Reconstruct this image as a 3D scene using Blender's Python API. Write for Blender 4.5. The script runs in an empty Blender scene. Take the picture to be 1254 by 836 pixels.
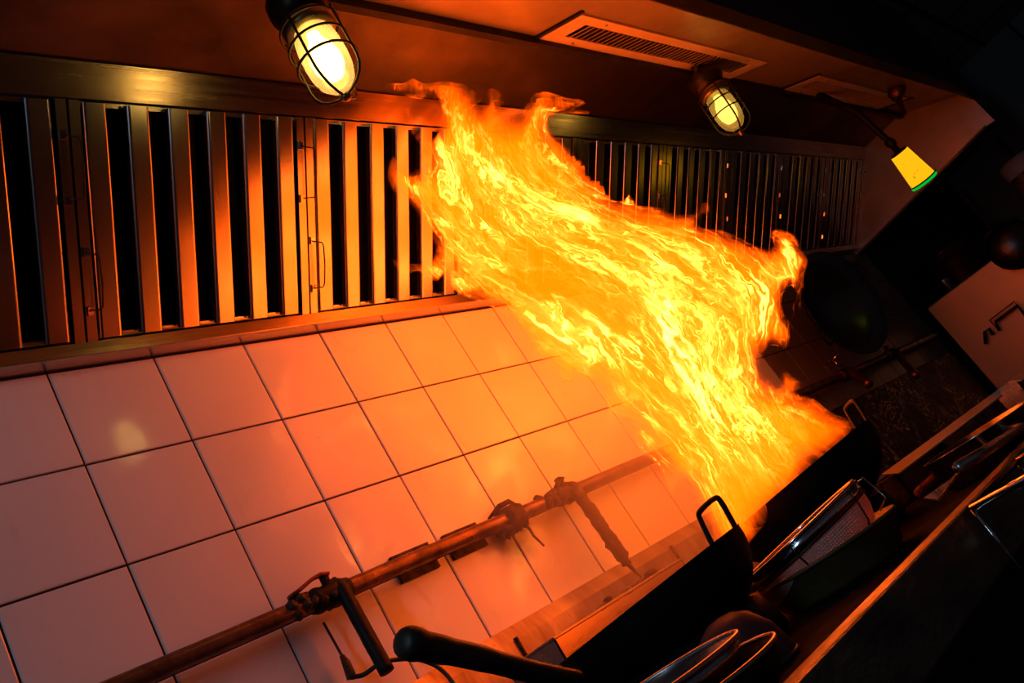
import bpy, bmesh, math, random
import numpy as np
from mathutils import Vector, Matrix, noise as mnoise
random.seed(7)
SC = bpy.context.scene
COL = SC.collection

# ------------------------------------------------------------------ camera
R = np.array([[0.66343032, -0.53853443, -0.5194621], [-0.13130802, 0.59967781, -0.78939516], [0.73662637, 0.59191823, 0.32713055]])
CP = np.array([-0.56426303, -1.41284426, 0.84773909]); FPX = 1031.88
cam_d = bpy.data.cameras.new('camera'); cam = bpy.data.objects.new('camera', cam_d); COL.objects.link(cam)
m = Matrix.Identity(4)
for i in range(3):
    m[i][0] = R[0][i]; m[i][1] = -R[1][i]; m[i][2] = -R[2][i]; m[i][3] = CP[i]
cam.matrix_world = m
cam_d.sensor_width = 36.0; cam_d.lens = FPX / 1254 * 36; cam_d.clip_start = 0.02
SC.camera = cam
# ------------------------------------------------------------------ world, lights, exposure
w = bpy.data.worlds.new('world'); SC.world = w; w.use_nodes = True
w.node_tree.nodes['Background'].inputs[0].default_value = (0.55, 0.6, 0.8, 1)
w.node_tree.nodes['Background'].inputs[1].default_value = 0.022
SC.view_settings.view_transform = 'Standard'; SC.view_settings.look = 'None'
SC.view_settings.exposure = 0.4; SC.view_settings.gamma = 1.0; SC.view_settings.use_curve_mapping = False
SC.cycles.transparent_max_bounces = 32
SC.cycles.max_bounces = 8
ld = bpy.data.lights.new('left_fill_light', 'AREA'); ld.shape = 'RECTANGLE'; ld.size = 0.12; ld.size_y = 1.2  # added cool fill from the left, out of view and without a fixture
ld.energy = 5.5; ld.color = (0.50, 0.74, 1.0)
lo = bpy.data.objects.new('left_fill_light', ld); COL.objects.link(lo); lo.location = (-2.1, -1.45, 2.0)
lo.rotation_euler = (Vector((-0.1, 0, 1.3)) - lo.location).to_track_quat('-Z', 'Y').to_euler()

# ------------------------------------------------------------------ material helpers
def nt(name):
    M = bpy.data.materials.new(name); M.use_nodes = True
    N = M.node_tree.nodes; L = M.node_tree.links
    return M, N, L
def math_(N, L, op, a, b=None, c=None, clamp=False):
    n = N.new('ShaderNodeMath'); n.operation = op; n.use_clamp = clamp
    for k, v in enumerate((a, b, c)):
        if v is None: continue
        if isinstance(v, (int, float)): n.inputs[k].default_value = v
        else: L.new(v, n.inputs[k])
    return n.outputs[0]
def noise_(N, L, vec, scale, detail=3, rough=0.55, dist=0.0):
    n = N.new('ShaderNodeTexNoise'); n.inputs['Scale'].default_value = scale
    n.inputs['Detail'].default_value = detail; n.inputs['Roughness'].default_value = rough; n.inputs['Distortion'].default_value = dist
    if vec is not None: L.new(vec, n.inputs['Vector'])
    return n
def mapr(N, L, v, a, b, c, d, smooth=False):
    n = N.new('ShaderNodeMapRange'); n.interpolation_type = 'SMOOTHSTEP' if smooth else 'LINEAR'
    L.new(v, n.inputs[0])
    for k, x in enumerate((a, b, c, d)): n.inputs[1 + k].default_value = x
    return n.outputs[0]
def mixc(N, L, f, a, b):
    n = N.new('ShaderNodeMix'); n.data_type = 'RGBA'
    if isinstance(f, (int, float)): n.inputs[0].default_value = f
    else: L.new(f, n.inputs[0])
    for k, v in ((6, a), (7, b)):
        if isinstance(v, tuple): n.inputs[k].default_value = (*v[:3], 1)
        else: L.new(v, n.inputs[k])
    return n.outputs[2]
def vmul(N, L, vec, s):
    n = N.new('ShaderNodeVectorMath'); n.operation = 'MULTIPLY'; L.new(vec, n.inputs[0]); n.inputs[1].default_value = s
    return n.outputs[0]
def objco(N): return N.new('ShaderNodeTexCoord').outputs['Object']
def geo(N): return N.new('ShaderNodeNewGeometry').outputs['Position']

def pbr(name, col, rough=0.5, metal=0.0, var=0.25, scale=12, stretch=(1, 1, 1), rvar=0.12, bump=0.0, dark=None, bscale=None, spec=0.5):
    """Principled with noise-broken colour and roughness (grime, brushing)."""
    M, N, L = nt(name); b = N['Principled BSDF']
    v = vmul(N, L, geo(N), stretch)
    n1 = noise_(N, L, v, scale, 4, 0.6).outputs['Fac']
    f = mapr(N, L, n1, 0.3, 0.75, 0, 1)
    d = dark or tuple(c * (1 - var) for c in col)
    L.new(mixc(N, L, f, d, col), b.inputs['Base Color'])
    L.new(mapr(N, L, n1, 0.3, 0.7, rough + rvar, max(0.03, rough - rvar)), b.inputs['Roughness'])
    b.inputs['Metallic'].default_value = metal
    b.inputs['Specular IOR Level'].default_value = spec
    if bump:
        bn = N.new('ShaderNodeBump'); bn.inputs['Strength'].default_value = bump; bn.inputs['Distance'].default_value = 0.003
        n2 = noise_(N, L, v, bscale or scale * 4, 3)
        L.new(n2.outputs['Fac'], bn.inputs['Height']); L.new(bn.outputs[0], b.inputs['Normal'])
    return M

MT = {}
def make_tile():
    M, N, L = nt('glazed_tile'); b = N['Principled BSDF']
    p = geo(N)
    n1 = noise_(N, L, p, 3.0, 3).outputs['Fac']
    base = mixc(N, L, mapr(N, L, n1, 0.3, 0.7, 0, 1), (0.72, 0.71, 0.70), (0.80, 0.79, 0.78))
    # specks of burnt grease
    vo = N.new('ShaderNodeTexVoronoi'); vo.inputs['Scale'].default_value = 26; L.new(vmul(N, L, p, (1, 0, 1)), vo.inputs['Vector'])
    nn = noise_(N, L, p, 4.5, 2).outputs['Fac']
    thr = mapr(N, L, nn, 0.5, 0.75, 0.0, 0.085)
    sp = math_(N, L, 'LESS_THAN', vo.outputs['Distance'], thr)
    base = mixc(N, L, math_(N, L, 'MULTIPLY', sp, 0.75), base, (0.05, 0.025, 0.015))
    # smears of grease
    n3 = noise_(N, L, vmul(N, L, p, (9, 1, 5)), 1.0, 5, 0.7, 0.8).outputs['Fac']
    base = mixc(N, L, mapr(N, L, n3, 0.6, 0.82, 0, 0.35), base, (0.35, 0.2, 0.1))
    # soot patch round the pipe clamp
    s = N.new('ShaderNodeVectorMath'); s.operation = 'DISTANCE'; L.new(vmul(N, L, p, (1, 0, 1)), s.inputs[0]); s.inputs[1].default_value = (0.792, 0, 1.13)
    so = math_(N, L, 'ADD', s.outputs['Value'], mapr(N, L, noise_(N, L, p, 22, 3).outputs['Fac'], 0, 1, -0.03, 0.03))
    base = mixc(N, L, mapr(N, L, so, 0.03, 0.085, 0.85, 0, True), base, (0.06, 0.025, 0.01))
    L.new(base, b.inputs['Base Color'])
    L.new(mapr(N, L, n3, 0.35, 0.8, 0.045, 0.22), b.inputs['Roughness'])
    b.inputs['Specular IOR Level'].default_value = 0.45
    bn = N.new('ShaderNodeBump'); bn.inputs['Strength'].default_value = 0.035; bn.inputs['Distance'].default_value = 0.004
    L.new(noise_(N, L, p, 14, 2).outputs['Fac'], bn.inputs['Height']); L.new(bn.outputs[0], b.inputs['Normal'])
    return M
MT['tile'] = make_tile()
MT['grout'] = pbr('grout', (0.035, 0.018, 0.012), 0.85, scale=40)
MT['steel'] = pbr('brushed_steel', (0.62, 0.58, 0.54), 0.30, 1.0, 0.3, 6, (1, 8, 8), 0.07, 0.05)
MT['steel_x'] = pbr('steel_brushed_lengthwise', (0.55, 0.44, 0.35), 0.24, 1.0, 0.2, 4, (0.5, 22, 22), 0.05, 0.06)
MT['slat'] = pbr('filter_steel', (0.56, 0.53, 0.51), 0.24, 1.0, 0.10, 2.5, (1, 1, 1), 0.03, 0.0)
MT['grease'] = pbr('grease_black_steel', (0.018, 0.015, 0.014), 0.45, 0.2, 0.5, 30, rvar=0.15, bump=0.3, spec=0.25)
MT['hoodin'] = pbr('sooty_hood_steel', (0.10, 0.075, 0.06), 0.42, 0.85, 0.6, 3.5, (1, 1.5, 1), 0.14, 0.05)
MT['hoodslope'] = pbr('hood_front_steel', (0.48, 0.40, 0.34), 0.38, 0.55, 0.5, 3.0, rvar=0.1, bump=0.05)
MT['black'] = pbr('black_iron', (0.012, 0.011, 0.011), 0.55, 0.2, 0.4, 20, rvar=0.12, bump=0.25, spec=0.3)
MT['wokiron'] = pbr('wok_iron', (0.010, 0.009, 0.009), 0.62, 0.0, 0.5, 14, rvar=0.1, bump=0.35, spec=0.12)
MT['rust'] = pbr('greasy_pipe', (0.30, 0.16, 0.09), 0.35, 0.55, 0.6, 18, rvar=0.15, bump=0.3, dark=(0.05, 0.025, 0.015))
MT['crust'] = pbr('burnt_crust', (0.09, 0.045, 0.025), 0.6, 0.1, 0.8, 50, rvar=0.2, bump=1.0, dark=(0.01, 0.006, 0.004))
MT['chrome'] = pbr('chrome', (0.75, 0.75, 0.76), 0.12, 1.0, 0.2, 20, rvar=0.05)
MT['darkcage'] = pbr('cage_bronze', (0.045, 0.035, 0.025), 0.4, 0.7, 0.4, 30, rvar=0.1)
MT['brass'] = pbr('old_brass', (0.35, 0.26, 0.12), 0.35, 0.9, 0.4, 30)
MT['olive'] = pbr('olive_enamel', (0.17, 0.115, 0.045), 0.45, 0.0, 0.5, 22, rvar=0.15, bump=0.2)
MT['ladlesteel'] = pbr('dull_steel', (0.45, 0.45, 0.47), 0.25, 1.0, 0.4, 16, rvar=0.1, bump=0.1)
MT['floor'] = pbr('quarry_floor', (0.04, 0.03, 0.028), 0.5, 0, 0.4, 5)
MT['bgwall'] = pbr('dark_panel', (0.22, 0.23, 0.24), 0.6, 0, 0.3, 2)
MT['ceil'] = pbr('ceiling_panel', (0.34, 0.36, 0.38), 0.7, 0, 0.2, 2)
MT['rubber'] = pbr('black_rubber', (0.012, 0.012, 0.012), 0.5, 0, 0.3, 30)
MT['redhose'] = pbr('red_hose', (0.30, 0.03, 0.015), 0.35, 0, 0.4, 30)
MT['pink'] = pbr('plum_enamel', (0.07, 0.03, 0.04), 0.5, 0, 0.4, 14)
MT['copper'] = pbr('copper_pot', (0.35, 0.13, 0.07), 0.35, 0.9, 0.5, 12)
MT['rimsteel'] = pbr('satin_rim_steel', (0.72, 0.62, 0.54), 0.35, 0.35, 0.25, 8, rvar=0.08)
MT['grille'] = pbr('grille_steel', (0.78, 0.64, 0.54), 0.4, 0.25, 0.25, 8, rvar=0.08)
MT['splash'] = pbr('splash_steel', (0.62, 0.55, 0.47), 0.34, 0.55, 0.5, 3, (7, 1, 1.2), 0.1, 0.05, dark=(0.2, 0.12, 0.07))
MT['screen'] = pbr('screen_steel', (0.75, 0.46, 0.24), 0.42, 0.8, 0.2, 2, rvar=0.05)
MT['handleiron'] = pbr('handle_iron', (0.055, 0.042, 0.028), 0.42, 0.3, 0.5, 16, rvar=0.1, bump=0.15)
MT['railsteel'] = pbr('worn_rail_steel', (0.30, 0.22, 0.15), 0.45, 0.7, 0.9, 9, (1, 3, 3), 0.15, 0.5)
MT['wokdark'] = pbr('seasoned_steel', (0.10, 0.085, 0.08), 0.28, 0.9, 0.4, 8, rvar=0.08)
MT['mesh'] = None

def make_mesh_mat():
    M, N, L = nt('woven_wire_mesh'); b = N['Principled BSDF']
    uv = N.new('ShaderNodeUVMap').outputs[0]
    sx = N.new('ShaderNodeSeparateXYZ'); L.new(uv, sx.inputs[0])
    a = math_(N, L, 'ABSOLUTE', math_(N, L, 'SINE', math_(N, L, 'MULTIPLY', sx.outputs[0], math.pi * 170)))
    c = math_(N, L, 'ABSOLUTE', math_(N, L, 'SINE', math_(N, L, 'MULTIPLY', sx.outputs[1], math.pi * 30)))
    mx = math_(N, L, 'MAXIMUM', a, c)
    al = math_(N, L, 'GREATER_THAN', mx, 0.72)
    b.inputs['Base Color'].default_value = (0.9, 0.5, 0.42, 1); b.inputs['Metallic'].default_value = 0.1; b.inputs['Roughness'].default_value = 0.5
    L.new(math_(N, L, 'MAXIMUM', al, 0.4), b.inputs['Alpha'])
    return M
MT['mesh'] = make_mesh_mat()

def make_scratched():
    M, N, L = nt('scratched_steel_painted_glints'); b = N['Principled BSDF']
    p = geo(N)
    wv = N.new('ShaderNodeTexNoise'); wv.inputs['Scale'].default_value = 8; wv.inputs['Detail'].default_value = 5; wv.inputs['Distortion'].default_value = 3.5
    L.new(p, wv.inputs['Vector'])
    ln = math_(N, L, 'ABSOLUTE', math_(N, L, 'SUBTRACT', wv.outputs['Fac'], 0.5))
    f = math_(N, L, 'MULTIPLY', mapr(N, L, ln, 0.0, 0.022, 1, 0), mapr(N, L, noise_(N, L, p, 5.5, 3).outputs['Fac'], 0.42, 0.6, 0, 1))
    L.new(mixc(N, L, f, (0.035, 0.022, 0.016), (0.85, 0.52, 0.22)), b.inputs['Base Color'])  # flame glints along the scratches are painted in as golden colour
    b.inputs['Metallic'].default_value = 0.8
    L.new(mapr(N, L, f, 0, 1, 0.55, 0.25), b.inputs['Roughness'])
    bn = N.new('ShaderNodeBump'); bn.inputs['Strength'].default_value = 0.8; bn.inputs['Distance'].default_value = 0.01
    L.new(wv.outputs['Fac'], bn.inputs['Height']); L.new(bn.outputs[0], b.inputs['Normal'])
    return M
MT['scratched'] = make_scratched()

def emit_mat(name, col, strength):
    M, N, L = nt(name); N.remove(N['Principled BSDF'])
    e = N.new('ShaderNodeEmission'); e.inputs[0].default_value = (*col, 1); e.inputs[1].default_value = strength
    L.new(e.outputs[0], N['Material Output'].inputs[0]); return M
def glass_mat(name, tint, haze):
    M, N, L = nt(name); N.remove(N['Principled BSDF'])
    t = N.new('ShaderNodeBsdfTransparent'); t.inputs[0].default_value = (*tint, 1)
    g = N.new('ShaderNodeBsdfGlossy'); g.inputs['Roughness'].default_value = 0.08
    tr = N.new('ShaderNodeBsdfTranslucent'); tr.inputs[0].default_value = (*tint, 1)
    lw = N.new('ShaderNodeLayerWeight'); lw.inputs[0].default_value = 0.35
    m1 = N.new('ShaderNodeMixShader'); m1.inputs[0].default_value = haze; L.new(t.outputs[0], m1.inputs[1]); L.new(tr.outputs[0], m1.inputs[2])
    m2 = N.new('ShaderNodeMixShader'); L.new(math_(N, L, 'MULTIPLY', lw.outputs['Facing'], 0.4), m2.inputs[0]); L.new(m1.outputs[0], m2.inputs[1]); L.new(g.outputs[0], m2.inputs[2])
    L.new(m2.outputs[0], N['Material Output'].inputs[0]); return M

# ------------------------------------------------------------------ mesh helpers
def obj(name, bm, mat, parent=None, smooth=False, bevel=0):
    if isinstance(bm, bpy.types.Mesh): me = bm
    else:
        me = bpy.data.meshes.new(name); bm.to_mesh(me); bm.free()
        if smooth:
            for p in me.polygons: p.use_smooth = True
    if mat is not None and not me.materials: me.materials.append(MT[mat] if isinstance(mat, str) else mat)
    o = bpy.data.objects.new(name, me); COL.objects.link(o)
    if parent is not None: o.parent = parent
    if bevel:
        b = o.modifiers.new('bevel', 'BEVEL'); b.width = bevel; b.segments = 2; b.limit_method = 'ANGLE'
    return o
def thing(name, label, cat, loc=(0, 0, 0), group=None):
    o = bpy.data.objects.new(name, None); COL.objects.link(o); o.location = loc; o.empty_display_size = 0.05
    return tag(o, label, cat, group)
def tag(o, label=None, cat=None, group=None, kind=None):
    if label: o['label'] = label
    if cat: o['category'] = cat
    if group: o['group'] = group
    if kind: o['kind'] = kind
    return o
def box(bm, a, b):
    x0, y0, z0 = a; x1, y1, z1 = b
    v = [bm.verts.new(p) for p in ((x0, y0, z0), (x1, y0, z0), (x1, y1, z0), (x0, y1, z0), (x0, y0, z1), (x1, y0, z1), (x1, y1, z1), (x0, y1, z1))]
    for f in ((3, 2, 1, 0), (4, 5, 6, 7), (0, 1, 5, 4), (1, 2, 6, 5), (2, 3, 7, 6), (3, 0, 4, 7)): bm.faces.new([v[k] for k in f])
    return bm
def nb(): return bmesh.new()
def hexa(bm, P):
    """8 points: bottom quad then top quad."""
    v = [bm.verts.new(p) for p in P]
    for f in ((3, 2, 1, 0), (4, 5, 6, 7), (0, 1, 5, 4), (1, 2, 6, 5), (2, 3, 7, 6), (3, 0, 4, 7)): bm.faces.new([v[k] for k in f])
    return bm
def tube(bm, pts, rad, seg=10, cap=True, flat=1.0, wob=0.0, up=None):
    pts = [Vector(p) for p in pts]; n = len(pts)
    rads = rad if isinstance(rad, (list, tuple)) else [rad] * n
    rings = []; prev = None
    for i, p in enumerate(pts):
        t = (pts[min(i + 1, n - 1)] - pts[max(i - 1, 0)]).normalized()
        a = prev if prev is not None else (Vector(up) if up else (Vector((0, 0, 1)) if abs(t.z) < 0.9 else Vector((1, 0, 0))))
        a = (a - t * a.dot(t)).normalized(); b = t.cross(a); prev = a
        ring = []
        for k in range(seg):
            an = 2 * math.pi * k / seg; r = rads[i]
            q = p + a * (math.cos(an) * r * flat) + b * (math.sin(an) * r)
            if wob: q += (q - p).normalized() * wob * (mnoise.noise(q * 90) + 0.6 * mnoise.noise(q * 210))
            ring.append(bm.verts.new(q))
        rings.append(ring)
    for i in range(n - 1):
        for k in range(seg):
            bm.faces.new((rings[i][k], rings[i][(k + 1) % seg], rings[i + 1][(k + 1) % seg], rings[i + 1][k]))
    if cap:
        bm.faces.new(list(reversed(rings[0]))); bm.faces.new(rings[-1])
    return bm
def loop_tube(bm, pts, rad, seg=8):
    pts = [Vector(p) for p in pts]; n = len(pts); rings = []
    for i, p in enumerate(pts):
        t = (pts[(i + 1) % n] - pts[i - 1]).normalized()
        a = Vector((0, 0, 1)) if abs(t.z) < 0.9 else Vector((1, 0, 0))
        a = (a - t * a.dot(t)).normalized(); b = t.cross(a)
        rings.append([bm.verts.new(p + a * (math.cos(2 * math.pi * k / seg) * rad) + b * (math.sin(2 * math.pi * k / seg) * rad)) for k in range(seg)])
    for i in range(n):
        for k in range(seg):
            bm.faces.new((rings[i][k], rings[i][(k + 1) % seg], rings[(i + 1) % n][(k + 1) % seg], rings[(i + 1) % n][k]))
    return bm
def circ(r, z, n=32, c=(0, 0)): return [(c[0] + r * math.cos(2 * math.pi * k / n), c[1] + r * math.sin(2 * math.pi * k / n), z) for k in range(n)]
def lathe(bm, prof, seg=40, uv=False, close=False):
    """prof: (r, z) list; r==0 makes a pole."""
    rings = []
    for r, z in prof:
        if r < 1e-6: rings.append([bm.verts.new((0, 0, z))])
        else: rings.append([bm.verts.new((r * math.cos(2 * math.pi * k / seg), r * math.sin(2 * math.pi * k / seg), z)) for k in range(seg)])
    lay = bm.loops.layers.uv.verify() if uv else None
    n = len(prof); rng = range(n if close else n - 1)
    for i in rng:
        A, B = rings[i], rings[(i + 1) % n]
        for k in range(seg):
            k2 = (k + 1) % seg
            if len(A) == 1 and len(B) == 1: continue
            if len(A) == 1: f = bm.faces.new((A[0], B[k2], B[k]))
            elif len(B) == 1: f = bm.faces.new((A[k], A[k2], B[0]))
            else: f = bm.faces.new((A[k], A[k2], B[k2], B[k]))
            if lay:
                for lp in f.loops:
                    q = lp.vert
                    if q in A or q in B:
                        kk = k if (q in (A[k % len(A)], B[k % len(B)])) else k + 1
                        lp[lay].uv = (kk / seg, (i if q in A else i + 1) / n)
    return bm
def prism_x(bm, poly, x0, x1):
    """extrude a (y,z) polygon along x."""
    a = [bm.verts.new((x0, y, z)) for y, z in poly]; b = [bm.verts.new((x1, y, z)) for y, z in poly]
    n = len(poly)
    for k in range(n): bm.faces.new((a[k], a[(k + 1) % n], b[(k + 1) % n], b[k]))
    bm.faces.new(list(reversed(a))); bm.faces.new(b)
    bmesh.ops.recalc_face_normals(bm, faces=bm.faces); return bm
def lump(bm, c, r, seed, sub=3, rough=0.35, f=40):
    g = bmesh.ops.create_icosphere(bm, subdivisions=sub, radius=1.0)
    for v in g['verts']:
        d = v.co.normalized(); q = Vector(c) + Vector((d.x * r[0], d.y * r[1], d.z * r[2]))
        k = 1 + rough * (mnoise.noise(q * f + Vector((seed, 0, 0))) + 0.5 * mnoise.noise(q * f * 2.3))
        v.co = Vector(c) + Vector((d.x * r[0], d.y * r[1], d.z * r[2])) * k
    return bm
def ray(x, y): return R.T @ np.array([(x - 627) / FPX, (y - 418) / FPX, 1.0])
def onY(x, y, Y):
    r = ray(x, y); return Vector(CP + (Y - CP[1]) / r[1] * r)
def onZ(x, y, Z):
    r = ray(x, y); return Vector(CP + (Z - CP[2]) / r[2] * r)
def onX(x, y, X):
    r = ray(x, y); return Vector(CP + (X - CP[0]) / r[0] * r)

# ------------------------------------------------------------------ setting
S = 0.2; X0, X1 = -0.8, 4.4
wb = obj('wall_back', box(nb(), (-1.2, 0.0, 0.0), (7.2, 0.12, 2.95)), 'grout'); tag(wb, 'back wall of white glazed tiles with dark joints', None, None, 'structure')
tile_me = None
def tile_mesh():
    bm = nb(); g = 0.0022; h = S / 2 - g; e = 0.0022
    lo = [bm.verts.new((x, 0.0, z)) for x, z in ((-h, -h), (h, -h), (h, h), (-h, h))]
    hi = [bm.verts.new((x, -0.005, z)) for x, z in ((-h + e, -h + e), (h - e, -h + e), (h - e, h - e), (-h + e, h - e))]
    mi = [bm.verts.new((x, -0.0038, z)) for x, z in ((-h, -h), (h, -h), (h, h), (-h, h))]
    for k in range(4):
        bm.faces.new((lo[k], lo[(k + 1) % 4], mi[(k + 1) % 4], mi[k])); bm.faces.new((mi[k], mi[(k + 1) % 4], hi[(k + 1) % 4], hi[k]))
    bm.faces.new(hi); bmesh.ops.recalc_face_normals(bm, faces=bm.faces)
    me = bpy.data.meshes.new('tile'); bm.to_mesh(me); bm.free(); me.materials.append(MT['tile']); return me
tile_me = tile_mesh()
MT['tile_far'] = pbr('dark_olive_tile', (0.24, 0.19, 0.11), 0.35, 0, 0.4, 5, rvar=0.1)  # darker olive-brown tile colour for the far columns
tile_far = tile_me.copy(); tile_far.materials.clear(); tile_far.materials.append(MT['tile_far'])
for j in range(4):
    for i in range(-4, 21):
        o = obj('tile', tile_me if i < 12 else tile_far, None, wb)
        o.location = ((i + 0.5) * S, random.uniform(-0.0006, 0.0006), 0.95 + (3.5 - j) * S)
        o.rotation_euler = (random.uniform(-.0022, .0022), 0, random.uniform(-.0022, .0022))
fl = obj('floor', box(nb(), (-3, -5, -0.1), (7.2, 0.12, 0.0)), 'floor'); tag(fl, 'dark greasy kitchen floor', None, None, 'structure')
ce = obj('ceiling', box(nb(), (-3, -5, 2.95), (7.2, 0.12, 3.05)), 'ceil'); tag(ce, 'dark grey panelled kitchen ceiling', None, None, 'structure')
for k in range(6):
    obj('ceiling_joint', box(nb(), (3.2 + 0.7 * k, -5, 2.942), (3.225 + 0.7 * k, 0.0, 2.951)), 'black', ce)
for k in range(4):
    obj('ceiling_joint', box(nb(), (2.0, -0.9 - 0.9 * k, 2.943), (7.2, -0.875 - 0.9 * k, 2.951)), 'black', ce)
wr = obj('wall_right', box(nb(), (7.2, -5, 0), (7.32, 0.12, 2.95)), 'bgwall'); tag(wr, 'dark grey end wall of the kitchen', None, None, 'structure')
for k in range(5):
    obj('wall_joint', box(nb(), (7.19, -0.5 - 0.6 * k, 0), (7.201, -0.48 - 0.6 * k, 2.95)), 'black', wr)

# ------------------------------------------------------------------ exhaust hood
HX0, HX1 = -1.0, 4.07
C45 = math.sqrt(0.5)
def slope(v, n=0.0):
    """(y,z) on the filter slope: v up the slope, n out of its face."""
    return (-0.045 - v * C45 - n * C45, 1.78 + v * C45 - n * C45)
hood = thing('exhaust_hood', 'long stainless exhaust hood with grease-stained ceiling above the range', 'exhaust hood', (1.5, 0, 1.75))
def hpart(name, bm, mat, parent=None, **k):
    o = obj(name, bm, mat, hood if parent is None else parent, **k); o.matrix_parent_inverse = Matrix.Translation((-1.5, 0, -1.75)) if parent is None else Matrix.Identity(4); return o
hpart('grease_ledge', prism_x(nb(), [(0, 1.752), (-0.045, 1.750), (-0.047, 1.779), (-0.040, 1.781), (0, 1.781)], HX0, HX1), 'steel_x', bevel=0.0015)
hpart('filter_back', prism_x(nb(), [slope(0.0, -0.075), slope(0.445, -0.075), slope(0.445, -0.085), slope(0, -0.085)], HX0, HX1), 'grease')
hpart('upper_band', prism_x(nb(), [slope(0.443, 0.003), slope(0.508, 0.003), slope(0.508, -0.01), slope(0.443, -0.01)], HX0, HX1), 'steel_x')
yb, zb = slope(0.508, 0.0)
hpart('ceiling_panel', prism_x(nb(), [(yb + 0.01, zb + 0.002), (-0.63, 2.142), (-0.63, 2.155), (yb + 0.01, zb + 0.02)], HX0, HX1), 'hoodin')
hpart('trim_bar', prism_x(nb(), [(-0.612, 2.141), (-0.612, 2.122), (-0.634, 2.113), (-0.640, 2.128), (-0.64, 2.15)], HX0, HX1), 'black')
def front(t, n=0.0):
    """(y,z) on the sloping front panel: t metres out from its inner edge, n below its face."""
    c, s = 0.888, 0.460
    return (-0.635 - t * c + n * s, 2.135 - t * s - n * c)
hpart('front_slope', prism_x(nb(), [front(0), front(0.30), front(0.30, -0.01), front(0, -0.01)], HX0, HX1), 'hoodslope')
fy, fz = front(0.30)
hpart('front_lip', prism_x(nb(), [(fy, fz + 0.01), (fy, fz - 0.05), (fy - 0.006, fz - 0.056), (fy - 0.04, fz - 0.05), (fy - 0.04, 2.55), (fy - 0.03, 2.55), (fy - 0.03, fz + 0.01)], HX0, HX1 + 0.02), 'hoodin')
for x in (-0.35, 1.155, 2.62, 3.72):
    hpart('panel_joint', prism_x(nb(), [front(0.0, 0.006), front(0.16, 0.006), front(0.16, -0.002), front(0.0, -0.002)], x, x + 0.012), 'black')
# strip added on the flat ceiling to stand in for the grille's reflected streak
hpart('grille_reflection_strip', hexa(nb(), [(1.86, -0.415, 2.135), (1.88, -0.415, 2.135), (1.98, -0.60, 2.135), (1.96, -0.60, 2.135), (1.86, -0.415, 2.15), (1.88, -0.415, 2.15), (1.98, -0.60, 2.15), (1.96, -0.60, 2.15)]), 'hoodin')
# end panel with turned-in lower flange
ep = [(0.0, 1.735), (-0.42, 1.775), (-0.82, 1.81), (-0.905, 1.80), (-0.905, 2.3), (0.0, 2.3)]
hpart('end_panel', prism_x(nb(), ep, HX1, HX1 + 0.012), 'hoodslope')
hpart('end_flange', hexa(nb(), [(HX1 - 0.005, -0.02, 1.728), (HX1 + 0.20, -0.02, 1.728), (HX1 + 0.20, -0.93, 1.80), (HX1 - 0.005, -0.86, 1.80),
                               (HX1 - 0.005, -0.02, 1.74), (HX1 + 0.20, -0.02, 1.74), (HX1 + 0.20, -0.93, 1.812), (HX1 - 0.005, -0.86, 1.812)]), 'hoodin')
# air grilles let into the sloping front panel
def frP(x, t, n=0.0):
    y, z = front(t, n); return (x, y, z)
def grille(xa, xb, nsl):
    root = hpart('air_grille', box(nb(), (0, 0, 0), (0.001, 0.001, 0.001)), 'black') if False else None
    bm = nb(); t0, t1 = 0.008, 0.150
    def bar(x0, x1, a, b, n0=-0.001, n1=0.007):
        hexa(bm, [frP(x0, a, n1), frP(x1, a, n1), frP(x1, b, n1), frP(x0, b, n1), frP(x0, a, n0), frP(x1, a, n0), frP(x1, b, n0), frP(x0, b, n0)])
    bar(xa, xb, t0, t0 + 0.036); bar(xa, xb, t1 - 0.036, t1); bar(xa, xa + 0.06, t0 + 0.036, t1 - 0.036); bar(xb - 0.06, xb, t0 + 0.036, t1 - 0.036)
    bmesh.ops.recalc_face_normals(bm, faces=bm.faces)
    g = hpart('air_grille', bm, 'grille', bevel=0.001)
    bm = nb(); bm2 = bm
    hexa(bm, [frP(xa + 0.055, t0 + 0.034, 0.002), frP(xb - 0.055, t0 + 0.034, 0.002), frP(xb - 0.055, t1 - 0.034, 0.002), frP(xa + 0.055, t1 - 0.034, 0.002),
              frP(xa + 0.055, t0 + 0.034, 0.001), frP(xb - 0.055, t0 + 0.034, 0.001), frP(xb - 0.055, t1 - 0.034, 0.001), frP(xa + 0.055, t1 - 0.034, 0.001)])
    obj('dark_slot', bm, 'grease', g)
    xs = np.linspace(xa + 0.075, xb - 0.075, nsl)
    for i, x in enumerate(xs):
        wdt = 0.0065 if i % (nsl // 3 + 1) else 0.014
        bm = nb()
        hexa(bm, [frP(x, t0 + 0.037, 0.009), frP(x + wdt, t0 + 0.037, 0.004), frP(x + wdt, t1 - 0.037, 0.004), frP(x, t1 - 0.037, 0.009),
                  frP(x, t0 + 0.037, 0.0075), frP(x + wdt, t0 + 0.037, 0.0025), frP(x + wdt, t1 - 0.037, 0.0025), frP(x, t1 - 0.037, 0.0075)])
        bmesh.ops.recalc_face_normals(bm, faces=bm.faces)
        obj('louvre', bm, 'grille', g)
    for x in (xa + 0.12, xb - 0.12):
        for t in (t0 + 0.015, t1 - 0.015):
            bm = nb(); y, z = front(t, 0.008); lump(bm, (x, y, z), (0.005, 0.004, 0.003), 1, 1, 0, 1); obj('screw', bm, 'chrome', g)
grille(1.17, 2.20, 40); grille(2.64, 3.68, 36)
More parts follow.
